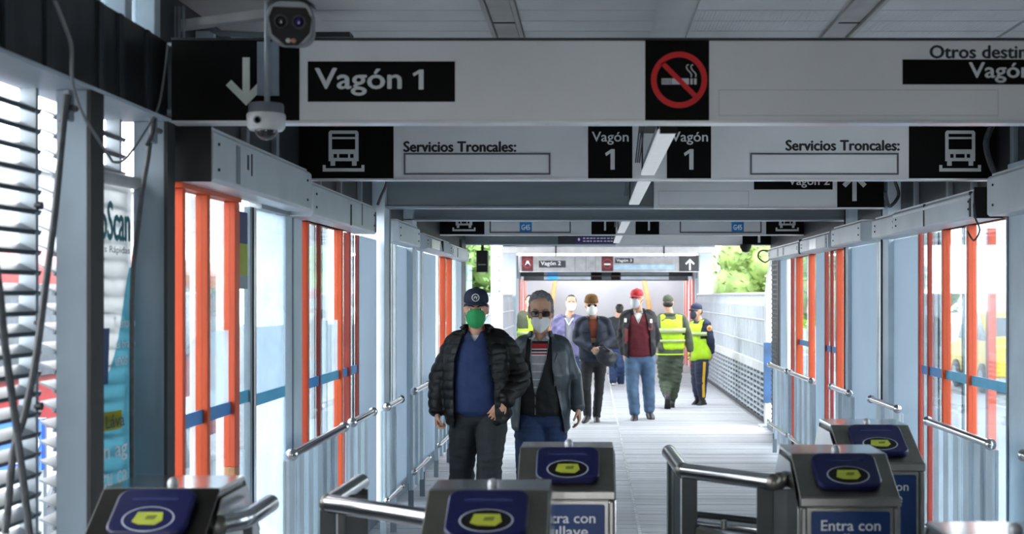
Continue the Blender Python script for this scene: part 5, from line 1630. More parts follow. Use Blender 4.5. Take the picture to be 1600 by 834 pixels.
        b.rings(rings, cap=False, closed=False)
        br = b.build('brim', brim_m, o, smooth=True)
        md = br.modifiers.new('solid', 'SOLIDIFY'); md.thickness = .005
        if button:
            b = MB(); s.hball(b, (0, .008, z0 + .091), (.009, .009, .005)); b.build('button', m, o, smooth=True)
        # panel seams
        for a in (-90, -30, 30, 90, 150, 210):
            pts = []
            for z, q in ((z0 + .004, 1.008), (z0 + .03, 1.0), (z0 + .055, .9), (z0 + .075, .67), (z0 + .086, .3)):
                pts.append(s.h(cos(radians(a)) * .0815 * q, .007 + sin(radians(a)) * .1005 * q, z))
            b = MB(); b.tube(pts, .0011 * s.hk, 4); b.build('seam', m, o)
        if emblem:
            t = MB(); n = 28; r = .025
            f = []
            cz = z0 + .034
            for kx in range(n):
                a = 2 * pi * kx / n; x, z = r * cos(a), r * sin(a)
                yy = .0075 - .1035 * math.sqrt(max(0, 1 - (x / .085) ** 2)) + max(0, z + .006) * .32
                f.append(s.h(x, yy, cz + z))
            c0 = s.h(0, .006 - .1035, cz)
            # ring and inner mark
            inner = [p.lerp(sum(f, Vector()) / n + s.front * .0025, .2) + s.front * .0012 for p in f]
            t.rings([f, inner], cap=False)
            t.build('emblem_ring', emblem, o)
            cc = sum(f, Vector()) / n + s.front * .004
            U = (f[0] - f[n // 2]).normalized(); V = (f[n // 4] - f[3 * n // 4]).normalized()
            t = MB(); hk = s.hk
            for (x0, y0), (x1, y1) in (((-.010, -.010), (-.002, .012)), ((.010, -.010), (-.002, .012)), ((-.012, .002), (.012, .002)), ((.004, -.012), (.012, .010))):
                t.tube([cc + U * x0 * hk + V * y0 * hk, cc + U * x1 * hk + V * y1 * hk], .0018 * hk, 5)
            t.build('emblem_mark', emblem, o)
        return o
    def hair(s, m, c=(0, .02, .048), r=(.0825, .098, .083), amp=.004, vox=None, cutz=-.05, front=None, sides=False):
        b = MB(); s.hball(b, c, r, 26, 18)
        s.hball(b, (0, .05, -.01), (.07, .058, .06), 20, 14)
        if sides:
            for q in (-1, 1): s.hball(b, (q * .066, .01, .03), (.016, .05, .045), 14, 10)
        me = fuse(b, max(.006, s.vox), 3)
        displace(me, folds(amp, (40, 15, 40), 8, 9))
        return put('hair', me, m, s.root)
    def glasses(s, m, lens):
        b = MB()
        for q in (-1, 1):
            out = rrect(q * .034 - .024, q * .034 + .024, -.010, .022, .011, 4)
            pts = [s.h(x, -.104 + .006 * (abs(x) / .05) ** 2, z) for x, z in out]
            b.tube(pts + [pts[0]], .0022 * s.hk, 6)
            b.tube([s.h(q * .058, -.098, .014), s.h(q * .076, -.05, .016), s.h(q * .083, .01, .012)], .002 * s.hk, 6)
        b.tube([s.h(-.011, -.106, .012), s.h(0, -.109, .014), s.h(.011, -.106, .012)], .0022 * s.hk, 6)
        o = b.build('glasses', m, s.root, smooth=True)
        for q in (-1, 1):
            out = rrect(q * .034 - .023, q * .034 + .023, -.009, .021, .010, 4)
            b = MB(); b.add([s.h(x, -.103 + .006 * (abs(x) / .05) ** 2, z) for x, z in out], [tuple(range(len(out)))]); b.build('lens', lens, o)
        return o
    def beanie(s, m):
        b = MB(); n = 40
        prof = [(.086, .104, .035), (.089, .107, .055), (.086, .104, .075), (.082, .099, .08), (.081, .097, .10), (.07, .084, .128), (.045, .056, .146), (.012, .015, .152)]
        rings = []
        for a, c, z in prof:
            rings.append([s.h(cos(2 * pi * k / n) * (a + (.0015 if k % 2 else -.0015)), .008 + sin(2 * pi * k / n) * (c + (.0015 if k % 2 else -.0015)), z) for k in range(n)])
        b.rings(rings); o = b.build('beanie', m, s.root, smooth=True)
        return o

def surf_y(s, x, z, pad):
    """front surface of a padded torso: y at world (x, z), for things stitched on the chest."""
    P0, P1 = s.J['crotch'], s.J['neck']; t = (z - P0.z) / (P1.z - P0.z)
    a = np.interp(t, [p[0] for p in s.PROF], [p[1] for p in s.PROF]) * s.k + pad
    c = np.interp(t, [p[0] for p in s.PROF], [p[2] for p in s.PROF]) * s.k + pad
    p = P0.lerp(P1, t); u = max(-.98, min(.98, (x - p.x) / a))
    return p.y - c * (1 - abs(u) ** 2.25) ** (1 / 2.25)

def chest_tube(s, pts, pad, r, m, name, parent=None, flat=False):
    b = MB(); b.tube([(x, surf_y(s, x, z, pad), z) for x, z in pts], r, 6)
    return b.build(name, m, parent or s.root, smooth=True)

def chest_band(s, z0, z1, xl, xr, pad, m, name, parent=None, n=10):
    """Printed band on the chest between two heights; xl, xr are functions of z."""
    b = MB(); rings = []
    for z in (z0, (z0 + z1) / 2, z1):
        rings.append([(x, surf_y(s, x, z, pad), z) for x in np.linspace(xl(z), xr(z), n)])
    b.rings(rings, cap=False, closed=False)
    return b.build(name, m, parent or s.root, smooth=True)

# cloth
denim_black = mat('denim_charcoal', '#1d2226', 0.8, 0, 0.12, 20, 0.2, 180)
denim_blue = mat('denim_blue', '#22365a', 0.8, 0, 0.12, 14, 0.2, 180)
denim_pale = mat('denim_pale', '#4a6480', 0.8, 0, 0.15, 9, 0.2, 180)
puffer = mat('puffer_black', '#070708', 0.5, 0, 0.1, 12, 0.1, 60, spec=0.3)
polo_navy = mat('polo_navy', '#1b2c57', 0.8, 0, 0.06, 30, 0.1, 200)
white_cloth = mat('white_cloth', '#d6d6d4', 0.8, 0, 0.04)
mask_green = mat('mask_green', '#1d8d4b', 0.7, 0, 0.05, 30)
mask_white = mat('mask_white', '#e2e2e0', 0.7, 0, 0.03, 30)
mask_grey = mat('mask_grey', '#b3b7b9', 0.7, 0, 0.04)
mask_navy = mat('mask_navy', '#1d2438', 0.7, 0, 0.05)
cap_navy = mat('cap_navy', '#15203a', 0.8, 0, 0.06, 40, 0.1, 200)
cap_red = mat('cap_red', '#a51722', 0.7, 0, 0.06, 40, 0.1, 200)
leather = mat('leather_slate', '#3a444b', 0.36, 0, 0.15, 9, 0.12, 50)
cardigan = mat('cardigan_black', '#131416', 0.8, 0, 0.08, 40, 0.1, 200)
polo_pale = mat('polo_pale', '#9fa1a6', 0.8, 0, 0.03, 30)
stripe_red = mat('stripe_red', '#a81f2a', 0.8, 0, 0.05)
hair_grey = mat('hair_grey', '#77767b', 0.7, 0, 0.35, 60, 0.4, 90, stretch=(1, 1, 6))
hair_black = mat('hair_black', '#15120f', 0.6, 0, 0.2, 60, 0.4, 90)
hi_vis = mat('hi_vis_lime', '#a9d222', 0.7, 0, 0.05, 12)
hi_tape = mat('reflective_tape', '#a3b377', 0.4, 0.1, 0.05)
olive = mat('olive_drab', '#4a5140', 0.85, 0, 0.1, 12, 0.1, 120)
olive_dark = mat('olive_dark', '#3c4637', 0.85, 0, 0.1, 12, 0.1, 120)
navy_uniform = mat('navy_uniform', '#20283f', 0.8, 0, 0.08, 20, 0.1, 150)
boot_black = mat('boot_black', '#1b1b1d', 0.45, 0, 0.1)
sole_black = mat('sole_black', '#0e0e0f', 0.7, 0, 0.05)
sole_white = mat('sole_white', '#c9c9c6', 0.7, 0, 0.05)
navy_denim = mat('navy_denim_jacket', '#1a2233', 0.8, 0, 0.12, 16, 0.15, 150)
maroon_knit = mat('maroon_knit', '#5a1420', 0.85, 0, 0.08, 40, 0.2, 200)
purple_jacket = mat('purple_jacket', '#5f5a80', 0.7, 0, 0.1, 10)
mustard = mat('mustard_knit', '#6b4a1c', 0.9, 0, 0.2, 50, 0.3, 120)
rust = mat('rust_shirt', '#7a3a22', 0.8, 0, 0.08)
black_pants = mat('black_trousers', '#151619', 0.8, 0, 0.1, 16)
skin_a = skin('skin_tan', '#cf997f'); skin_b = skin('skin_brown', '#c4957a'); skin_c = skin('skin_olive', '#b58a6e')
frame_m = mat('spectacle_frame', '#3a1d16', 0.3, 0, 0.05)
lens_m = glass('tinted_lens', '#6b4f46', 0.2, 0.03)
dark_lens = mat('sunglass_lens', '#0c0c0e', 0.1, 0, 0.02)
zip_m = mat('zip_metal', '#8f8f8c', 0.35, 0.7, 0.05)

# ================= man in the black puffer jacket and green mask
D = 8.77
p = Fig('man in open black puffer jacket, navy cap and green mask, walking at the front', PX(748, D), D, .985, 0.0, skin_a, .005)
p.j(neck=(745, 520, .03), crotch=(748, 655, 0), waist=(743, 590, -.01), shl=(711, 536, .02), shr=(785, 534, .03),
    ell=(687, 592, .04), wrl=(684, 645, -.03), elr=(812, 590, .05), wrr=(786, 628, -.13),
    hipl=(727, 648, 0), hipr=(770, 648, 0), knl=(722, 722, .03), knr=(765, 716, -.12), anl=(719, 806, .22), anr=(762, 822, -.16), toel=(717, 824, .06), toer=(764, 834, -.36))
p.head_frame(744, 483, -.01, yaw=0.05, pitch=radians(5), k=1.05)
p.body(hands=(('l', (0, -.12, -1), (1, -.1, 0), 1, 1.25), ('r', (-.6, -.1, -.75), (0, 1, .2), 1, .35)))
p.eyes(hair_black)
p.mask(mask_green, white_cloth)
p.cap(cap_navy, cap_navy, emblem=white_cloth, z0=.05)
b = MB(); p.hball(b, (0, .05, .0), (.074, .058, .055), 20, 12); b.build('hair', hair_black, p.root, smooth=True)
X = lambda px: PX(px, D)
Z = lambda py: PZ(py, D)
p.trousers(denim_black, .016, (0, .005, .014, .016, .016, .02), .3, .0045, seed=4)
p.shirt(white_cloth, .004, 'undershirt', .7, .002)
p.jacket(polo_navy, .02, ((Z(533), X(742.6), X(743.4)), (Z(526), X(738), X(748)), (Z(516), X(733), X(753)), (Z(500), X(732), X(754))), hem=.02, sleeve_pad=.004, cuff=.4, amp=.004, seed=6, thick=.004, name='polo_shirt', deep=1.14)
p.collar(polo_navy, .086, .035, 70, .05, 'polo_collar', .006, fall=.03)
# placket with buttons on the polo
chest_tube(p, [(X(741), Z(540)), (X(742), Z(556)), (X(743), Z(572))], .027, .004, polo_navy, 'placket')
puf = puffer
o = p.jacket(puf, .05, ((Z(700), X(712), X(777)), (Z(652), X(712), X(778)), (Z(600), X(711), X(776)), (Z(560), X(713), X(768)), (Z(530), X(722), X(762)), (Z(505), X(727), X(757))), hem=0.0, sleeve_pad=.03,
             fn=quilt(.009, .062), amp=.006, wide=1.06, deep=1.15, cuff=.95, thick=.014, seed=9, f=(20, 20, 14), big=1.06,
             prof=((0, .165, .12), (.12, .178, .125), (.28, .172, .12), (.42, .166, .12), (.58, .167, .124), (.74, .170, .122), (.86, .148, .100), (.94, .096, .076), (1.0, .062, .060)))
p.collar(puf, .094, .075, 96, .0, 'jacket_collar', .016, fall=.02, parent=o)
for pts in ([(X(709.5), Z(648)), (X(708.5), Z(600)), (X(710.5), Z(560)), (X(719), Z(530))], [(X(780), Z(648)), (X(779), Z(600)), (X(771), Z(560)), (X(765), Z(532))]):
    chest_tube(p, pts, .064, .004, zip_m if pts[0][0] < X(745) else puf, 'zip', o)
for q, el in (('l', 'ell'), ('r', 'elr')):
    w = p.J['wr' + q]; e = p.J[el]; dv = (e - w).normalized(); c = w + dv * .03
    b = MB(); b.tube([c - dv * .02, c + dv * .02], .052, 18); b.build('cuff', puf, o, smooth=True, bevel=.006)
for q in 'lr': p.shoe(q, boot_black, sole_black)

# ================= man with grey hair, leather jacket and white mask
D = 9.3
p = Fig('grey-haired man in dark leather jacket with striped polo and white mask, second walker', PX(848, D), D, 1.0, 0.0, skin_b, .005)
X = lambda px: PX(px, D)
Z = lambda py: PZ(py, D)
p.j(neck=(845, 524, .03), crotch=(845, 660, 0), waist=(846, 595, 0), shl=(815, 541, .02), shr=(879, 540, .02),
    ell=(806, 600, .06), wrl=(808, 652, .0), elr=(896, 592, .06), wrr=(904, 638, -.04),
    hipl=(828, 655, 0), hipr=(864, 655, 0), knl=(826, 722, -.12), knr=(861, 722, .05), anl=(825, 806, -.12), anr=(860, 790, .25), toel=(823, 820, -.32), toer=(862, 806, .1))
p.head_frame(845, 489.5, -.01, yaw=0.02, pitch=radians(4), k=1.14)
p.body(hands=(('r', (.05, -.15, -1), (-1, 0, 0), -1, .6), ('l', (0, -.1, -1), (1, 0, 0), 1, .7)))
p.eyes(hair_grey)
p.mask(mask_white, white_cloth, .02, z0=-.014, L=.098, widths=(.056, .062, .063, .052, .036, .010))
p.glasses(frame_m, lens_m)
b = MB(); p.hair(hair_grey, (0, .022, .061), (.081, .099, .086), .003, sides=True)
p.trousers(denim_blue, .018, (0, .006, .014, .016, .016, .02), .3, .004, seed=5)
p.jacket(polo_pale, .016, ((Z(540), X(842.6), X(843.4)), (Z(528), X(838), X(849)), (Z(516), X(834), X(855)), (Z(500), X(832), X(857))), hem=.08, sleeve_pad=.0, cuff=.4, amp=.003, seed=7, thick=.004, name='striped_polo')
lo = lambda z: np.interp(z, [Z(640), Z(600), Z(560), Z(525)], [X(838), X(834), X(831), X(832)])
hi = lambda z: np.interp(z, [Z(640), Z(600), Z(560), Z(525)], [X(840), X(846), X(855), X(858)])
for py, hgt, m in ((532, 4, cardigan), (536, 7.5, stripe_red), (543.5, 2, white_cloth), (545.5, 2.5, cardigan), (548, 2, white_cloth), (550, 2.5, stripe_red), (552.5, 2, white_cloth), (566, 1.8, white_cloth), (578, 1.8, white_cloth), (590, 1.8, white_cloth), (602, 1.8, white_cloth)):
    chest_band(p, Z(py + hgt), Z(py), lambda z: lo(z) + .002, lambda z: hi(z) - .002, .034, m, 'stripe')
p.collar(white_cloth, .082, .04, 60, .04, 'polo_collar', .006, fall=.04)
chest_tube(p, [(X(844), Z(528)), (X(843), Z(548))], .024, .003, polo_pale, 'placket')
c = p.jacket(cardigan, .024, ((Z(615), X(837), X(838)), (Z(590), X(833), X(846)), (Z(560), X(829), X(855)), (Z(530), X(830), X(859)), (Z(510), X(833), X(858))), hem=.1, sleeve_pad=.0, amp=.004, cuff=.6, thick=.006, name='cardigan', seed=12)
chest_tube(p, [(X(837.5), Z(645)), (X(837.5), Z(615)), (X(846), Z(590)), (X(854), Z(562))], .033, .003, zip_m, 'zip', c)
o = p.jacket(leather, .042, ((Z(720), X(812), X(884)), (Z(660), X(812), X(882)), (Z(620), X(815), X(874)), (Z(575), X(820), X(864)), (Z(535), X(823), X(863)), (Z(510), X(827), X(861))), hem=-.06, sleeve_pad=.018, amp=.006, wide=1.0, deep=1.02, cuff=1.0, thick=.007, seed=21, f=(7, 7, 12),
             prof=((-.06, .175, .125), (.0, .175, .125), (.12, .175, .122), (.28, .168, .118), (.42, .163, .118), (.58, .165, .124), (.74, .168, .120), (.86, .148, .098), (.94, .096, .076), (1.0, .062, .060)))
# lapels
for sgn, pts in ((-1, ((823, 536), (812, 560), (806, 575), (818, 600), (820, 575))), (1, ((862, 532), (872, 552), (879, 570), (868, 602), (864, 575)))):
    b = MB(); vs = [(X(x), surf_y(p, X(x), Z(y), .056), Z(y)) for x, y in pts]
    b.add(vs, [(0, 1, 4), (1, 2, 3), (1, 3, 4)]); l = b.build('lapel', leather, o); md = l.modifiers.new('s', 'SOLIDIFY'); md.thickness = .006; md.offset = 1
p.collar(leather, .085, .05, 80, .01, 'jacket_collar', .007, fall=.035, parent=o)
for q in 'lr': p.shoe(q, boot_black, sole_black)

# ================= man with the beanie
D = 16.5
p = Fig('man in mustard beanie, sunglasses and navy denim jacket, holding a dark bag', PX(925, D), D, .96, 0.05, skin_c, .009)
X = lambda px: PX(px, D)
Z = lambda py: PZ(py, D)
p.j(neck=(926, 497, .03), crotch=(927, 568, 0), waist=(927, 535, 0), shl=(907, 503, .02), shr=(947, 503, .02),
    ell=(901, 530, .02), wrl=(925, 545, -.2), elr=(955, 530, .02), wrr=(940, 543, -.2),
    hipl=(917, 563, 0), hipr=(938, 563, 0), knl=(916, 607, -.1), knr=(936, 607, .04), anl=(918, 648, -.05), anr=(932, 650, .12), toel=(912, 654, -.22), toer=(933, 656, -.08))
p.head_frame(924, 477.5, -.02, yaw=0.12, pitch=radians(4), k=1.02)
p.body(hands=(('l', (.8, -.3, -.15), (0, .9, -.3), -1, 1.0), ('r', (-.7, -.5, -.3), (0, .9, -.3), 1, .9)))
p.mask(mask_white, white_cloth, .01)
p.beanie(mustard)
b = MB()
for q in (-1, 1): p.hball(b, (q * .033, -.096, .008), (.027, .008, .018))
p.hball(b, (0, -.104, .012), (.012, .004, .004), 8, 5); b.build('sunglasses', dark_lens, p.root, smooth=True)
b = MB(); p.hball(b, (0, .05, .0), (.078, .058, .06), 18, 12); b.build('hair', hair_black, p.root, smooth=True)
p.trousers(black_pants, .004, (0, 0, 0, .004, .004, .012), .45, .004)
p.shirt(rust, .008, 'rust_shirt', .5, .002)
o = p.jacket(navy_denim, .03, ((Z(540), X(925), X(929)), (Z(518), X(922), X(933)), (Z(500), X(919), X(934)), (Z(490), X(919), X(933))), hem=.12, sleeve_pad=.022, amp=.006, cuff=.97, seed=31)
p.collar(navy_denim, .085, .05, 70, .01, 'jacket_collar', .01, fall=.03, parent=o)
for pts in ([(X(910), Z(517)), (X(919), Z(518))], [(X(937), Z(518)), (X(946), Z(517))]): chest_tube(p, pts, .05, .006, navy_denim, 'pocket_flap', o)
for q in 'lr': p.shoe(q, boot_black, sole_white)
D2 = D - .27
t = thing('bag', 'dark soft bag carried at the waist by the man in the beanie', 'bag', (PX(945, D2), D2, PZ(570, D2)))
b = MB(); loft(b, [(PX(936, D2), D2, PZ(549, D2), .07, .05), (PX(945, D2), D2, PZ(556, D2), .11, .07), (PX(953, D2), D2 + .02, PZ(562, D2), .09, .06), (PX(963, D2), D2 + .05, PZ(553, D2), .03, .03)], (0, 0, 1), 16, 4)
me = fuse(b, .012, 3); displace(me, folds(.01, (14, 14, 14), 4)); put('pouch', me, mat('bag_navy', '#171a24', 0.6, 0, 0.1), t)
b = MB(); b.tube([(PX(936, D2), D2 - .03, PZ(543, D2)), (PX(944, D2), D2 - .06, PZ(541, D2)), (PX(953, D2), D2 - .04, PZ(548, D2))], .012, 8); b.build('strap', MATS['bag_navy'], t, smooth=True)

# ================= man in the red cap
D = 16.9
p = Fig('tall man in red cap, maroon jumper, black jacket and pale jeans', PX(997, D), D, 1.02, 0.0, skin_c, .009)
X = lambda px: PX(px, D)
Z = lambda py: PZ(py, D)
p.j(neck=(997, 487, .02), crotch=(1000, 563, 0), waist=(998, 528, -.01), shl=(977, 493, .02), shr=(1017, 493, .02),
    ell=(972, 525, .06), wrl=(975, 553, .02), elr=(1024, 524, .08), wrr=(1018, 548, .12),
    hipl=(988, 558, 0), hipr=(1011, 558, 0), knl=(988, 604, -.06), knr=(1013, 602, .06), anl=(992, 645, -.05), anr=(1015, 641, .12), toel=(990, 652, -.22), toer=(1019, 649, -.05))
p.head_frame(995, 467.5, -.02, yaw=-0.35, pitch=radians(2), k=1.02)
p.body(hands=(('l', (.1, -.2, -1), (1, 0, 0), 1, .8), ('r', (-.2, .1, -1), (-1, 0, 0), -1, .8)))
p.eyes(hair_black)
p.mask(mask_grey, white_cloth)
p.cap(cap_red, cap_red, z0=.05, brim=.07)
b = MB(); p.hball(b, (0, .05, .005), (.077, .056, .06), 18, 12); b.build('hair', hair_black, p.root, smooth=True)
p.trousers(denim_pale, .014, (0, .004, .010, .012, .012, .016), .3, .005, seed=14)
p.shirt(white_cloth, .006, 'white_shirt', .6, .002)
o = p.jacket(maroon_knit, .022, ((Z(505), X(996.5), X(997.5)), (Z(490), X(990), X(1004)), (Z(482), X(989), X(1005))), hem=.08, sleeve_pad=.0, cuff=.5, amp=.004, name='jumper')
p.collar(white_cloth, .066, .045, 60, .02, 'shirt_collar', .006, fall=.035)
j = p.jacket(black_pants, .04, ((Z(600), X(982), X(1017)), (Z(553), X(981), X(1017)), (Z(520), X(980), X(1015)), (Z(492), X(985), X(1009)), (Z(480), X(988), X(1006))), hem=0.02, sleeve_pad=.024, amp=.006, wide=1.06, seed=16)
red_panel = mat('jacket_red_panel', '#6e1c26', 0.7, 0, 0.06)
for x0, x1, y0, y1, m, nm in ((975.5, 981, 492, 536, red_panel, 'red_panel'), (1012.5, 1019, 490, 515, red_panel, 'red_panel'), (975, 979, 497, 503, white_cloth, 'chest_patch'), (1015, 1018.5, 498, 504, white_cloth, 'chest_patch')):
    chest_band(p, Z(y1), Z(y0), lambda z: X(x0), lambda z: X(x1), .062 if nm == 'red_panel' else .068, m, nm, j, 5)
p.collar(black_pants, .09, .06, 90, .01, 'jacket_collar', .01, fall=.02, parent=j)
for q in 'lr': p.shoe(q, boot_black, sole_black)

# ================= officer seen from behind, olive uniform
D = 18.7
p = Fig('officer from behind in olive uniform, olive cap and lime reflective vest', PX(1047, D), D, .97, pi, skin_c, .010)
X = lambda px: PX(px, D)
Z = lambda py: PZ(py, D)
p.j(neck=(1047, 492, -.02), crotch=(1047, 565, 0), waist=(1048, 530, 0), shl=(1031, 498, 0), shr=(1066, 497, 0),
    ell=(1028, 525, -.08), wrl=(1034, 548, -.1), elr=(1075, 522, .02), wrr=(1079, 549, .03),
    hipl=(1038, 560, 0), hipr=(1057, 560, 0), knl=(1040, 598, .05), knr=(1053, 598, .02), anl=(1043, 622, -.28), anr=(1050, 629, .05), toel=(1043, 636, -.13), toer=(1049, 633, .22))
p.head_frame(1044, 474.5, 0, yaw=pi - .1, k=.98)
p.body(hands=(('r', (.05, 0, -1), (-1, 0, 0), 1, .8),))
b = MB(); p.hball(b, (0, .035, .0), (.077, .068, .06), 18, 12); b.build('hair', hair_black, p.root, smooth=True)
p.cap(olive, olive, z0=.045)
p.trousers(olive_dark, .022, (0, .006, .018, .02, .01, .0), .3, .01, cuff=.8, seed=17)
j = p.jacket(olive, .022, None, hem=.02, sleeve_pad=.022, amp=.005, seed=18)
v = p.vest(hi_vis, .046, .26)
def back_y(s, x, z, pad): 
    c = s.J['crotch'].y; return c + (c - surf_y(s, x, z, pad)) if False else 2 * s.J['crotch'].y - surf_y(s, x, z, pad)
def wrap(s, z0, z1, pad, m, name, parent):
    """A band all the way round the torso."""
    P0, P1 = s.J['crotch'], s.J['neck']; rings = []
    for z in (z0, z1):
        t = (z - P0.z) / (P1.z - P0.z); p_ = P0.lerp(P1, t)
        a = np.interp(t, [q[0] for q in s.PROF], [q[1] for q in s.PROF]) * s.k + pad; c = np.interp(t, [q[0] for q in s.PROF], [q[2] for q in s.PROF]) * s.k + pad
        e = 2 / 2.25
        rings.append([p_ + s.right * a * math.copysign(abs(cos(th)) ** e, cos(th)) + s.front * c * math.copysign(abs(sin(th)) ** e, sin(th)) for th in np.linspace(0, 2 * pi, 40, endpoint=False)])
    b = MB(); b.rings(rings, cap=False); o = b.build(name, m, parent, smooth=True); md = o.modifiers.new('s', 'SOLIDIFY'); md.thickness = .006; md.offset = 1
    return o
wrap(p, Z(520), Z(512), .06, hi_tape, 'reflective_band', v)
wrap(p, Z(534), Z(530), .06, hi_tape, 'reflective_band', v)
wrap(p, Z(554), Z(552), .04, hi_vis, 'lime_hem', j)
p.collar(olive, .075, .05, 40, .01, 'jacket_collar', .008, fall=.02, parent=j)
for q in 'lr': p.shoe(q, boot_black, sole_black, .35)

# ================= guard in navy with lime vest, half turned
D = 19.2
p = Fig('guard in navy uniform with yellow trouser stripe and lime vest, standing sideways', PX(1093, D), D, .90, -.95, skin_c, .010)
X = lambda px: PX(px, D)
Z = lambda py: PZ(py, D)
p.j(neck=(1093, 501, 0), crotch=(1094, 568, 0), waist=(1092, 535, 0), shl=(1083, 506, .12), shr=(1104, 505, -.12),
    ell=(1084, 530, .16), wrl=(1092, 552, .12), elr=(1110, 530, -.15), wrr=(1112, 551, -.05),
    hipl=(1090, 563, .06), hipr=(1097, 563, -.07), knl=(1089, 596, .05), knr=(1096, 596, -.08), anl=(1090, 623, .06), anr=(1097, 626, -.06), toel=(1082, 629, -.04), toer=(1088, 632, -.18))
p.head_frame(1088, 487, 0, yaw=-.75, k=.98)
p.body(hands=(('r', (.0, .1, -1), (-1, 0, 0), -1, .8),))
p.eyes(hair_black)
p.mask(mask_navy, mask_navy)
p.cap(cap_navy, cap_navy, z0=.045, brim=.065)
b = MB(); p.hball(b, (0, .04, .0), (.077, .066, .06), 18, 12); b.build('hair', hair_black, p.root, smooth=True)
p.trousers(navy_uniform, .02, (0, .006, .014, .014, .006, .0), .3, .006, cuff=.85, seed=23)
j = p.jacket(navy_uniform, .02, None, hem=.1, sleeve_pad=.022, amp=.005, seed=24)
v = p.vest(hi_vis, .044, .08)
wrap(p, Z(524), Z(518), .058, hi_tape, 'reflective_band', v)
# yellow stripe down the outer seam facing the camera
pts = []
hp, kn, an = p.J['hipr'], p.J['knr'], p.J['anr']
for q in (.05, .5, 1.0): pts.append(hp.lerp(kn, q))
pts.append(kn.lerp(an, .5)); pts.append(kn.lerp(an, .8))
out = Vector((.25, -1, 0)).normalized()
b = MB(); b.tube([q + out * (r * p.k + .034) for q, r in zip(pts, (.088, .076, .06, .056, .046))], [(.02, .006)] * 5, 8, side=(1, 0, 0)); b.build('yellow_stripe', mat('stripe_yellow', '#d8a92a', 0.7, 0, 0.05), p.root, smooth=True)
# round shoulder patch
c = p.J['shr'].lerp(p.J['elr'], .3) + Vector((.2, -.95, 0)).normalized() * .084
b = MB(); b.ball(c, (.04, .01, .045), 18, 10); o = b.build('shoulder_patch', mat('patch_cream', '#c9a46a', 0.7, 0, 0.1), p.root, smooth=True)
b = MB(); b.ball(c + Vector((0, -.008, 0)), (.02, .006, .022), 14, 8); b.build('patch_emblem', mat('patch_orange', '#b0552a', 0.7), o, smooth=True)
for q in 'lr': p.shoe(q, boot_black, sole_black, .35)

# ================= man in purple jacket behind the second walker
D = 19.0
p = Fig('man in pale purple jacket and white mask behind the leather jacket man', PX(886, D), D, .98, 0.0, skin_b, .010)
X = lambda px: PX(px, D)
Z = lambda py: PZ(py, D)
p.j(neck=(889, 494, .02), crotch=(889, 562, 0), waist=(889, 530, 0), shl=(870, 500, .02), shr=(907, 500, .02),
    ell=(867, 528, .04), wrl=(868, 555, -.02), elr=(910, 528, .04), wrr=(909, 555, -.02),
    hipl=(880, 557, 0), hipr=(898, 557, 0), knl=(880, 596, -.1), knr=(898, 598, .04), anl=(880, 628, -.05), anr=(898, 624, .2))
p.head_frame(892.5, 474, 0, yaw=.05, k=.98)
p.body(hands=(('r', (.05, -.15, -1), (-1, 0, 0), -1, .6), ('l', (0, -.1, -1), (1, 0, 0), 1, .7)))
p.eyes(hair_black); p.mask(mask_white, white_cloth)
p.hair(hair_black, (0, .02, .05), (.08, .098, .085), .004)
p.trousers(denim_blue, .02, belt=.3)
p.shirt(mat('grey_shirt', '#7d818a', 0.8), .01, 'grey_shirt', .2, .003)
j = p.jacket(purple_jacket, .036, ((Z(560), X(884), X(893)), (Z(520), X(883), X(895)), (Z(492), X(883), X(895)), (Z(485), X(884), X(894))), hem=.05, sleeve_pad=.032, amp=.01, seed=44)
p.collar(purple_jacket, .085, .05, 80, .01, 'jacket_collar', .01, fall=.03, parent=j)
b = MB(); c0 = [(X(883), Z(497)), (X(889), Z(507)), (X(896), Z(497))]; 
chest_tube(p, c0, .03, .012, white_cloth, 'scarf')
for q in 'lr': p.shoe(q, boot_black, sole_white)

# ================= person walking away in dark clothes
D = 23.5
p = Fig('person in dark hooded jacket walking away between beanie man and red cap man', PX(965, D), D, .90, pi, skin_b, .012)
X = lambda px: PX(px, D)
Z = lambda py: PZ(py, D)
p.j(neck=(965, 496, 0), crotch=(964, 548, 0), shl=(953, 501, 0), shr=(977, 501, 0), ell=(951, 522, .05), wrl=(953, 541, 0), elr=(979, 522, .05), wrr=(977, 541, 0),
    hipl=(958, 545, 0), hipr=(970, 545, 0), knl=(958, 573, .05), knr=(970, 573, -.1), anl=(958, 596, -.15), anr=(970, 597, .1), toel=(958, 600, .0), toer=(970, 600, .25))
p.head_frame(968, 484, 0, yaw=pi, k=.92)
p.body(hands=(('l', (0, .1, -1), (1, 0, 0), -1, .7), ('r', (0, .1, -1), (-1, 0, 0), 1, .7)))
p.hair(hair_black, (0, .012, .04), (.083, .1, .085), .003)
p.trousers(denim_blue, .015, belt=.3)
p.jacket(mat('dark_coat', '#23262c', 0.8, 0, 0.1), .03, None, hem=.05, sleeve_pad=.028, amp=.008, seed=51)
for q in 'lr': p.shoe(q, boot_black, sole_white)

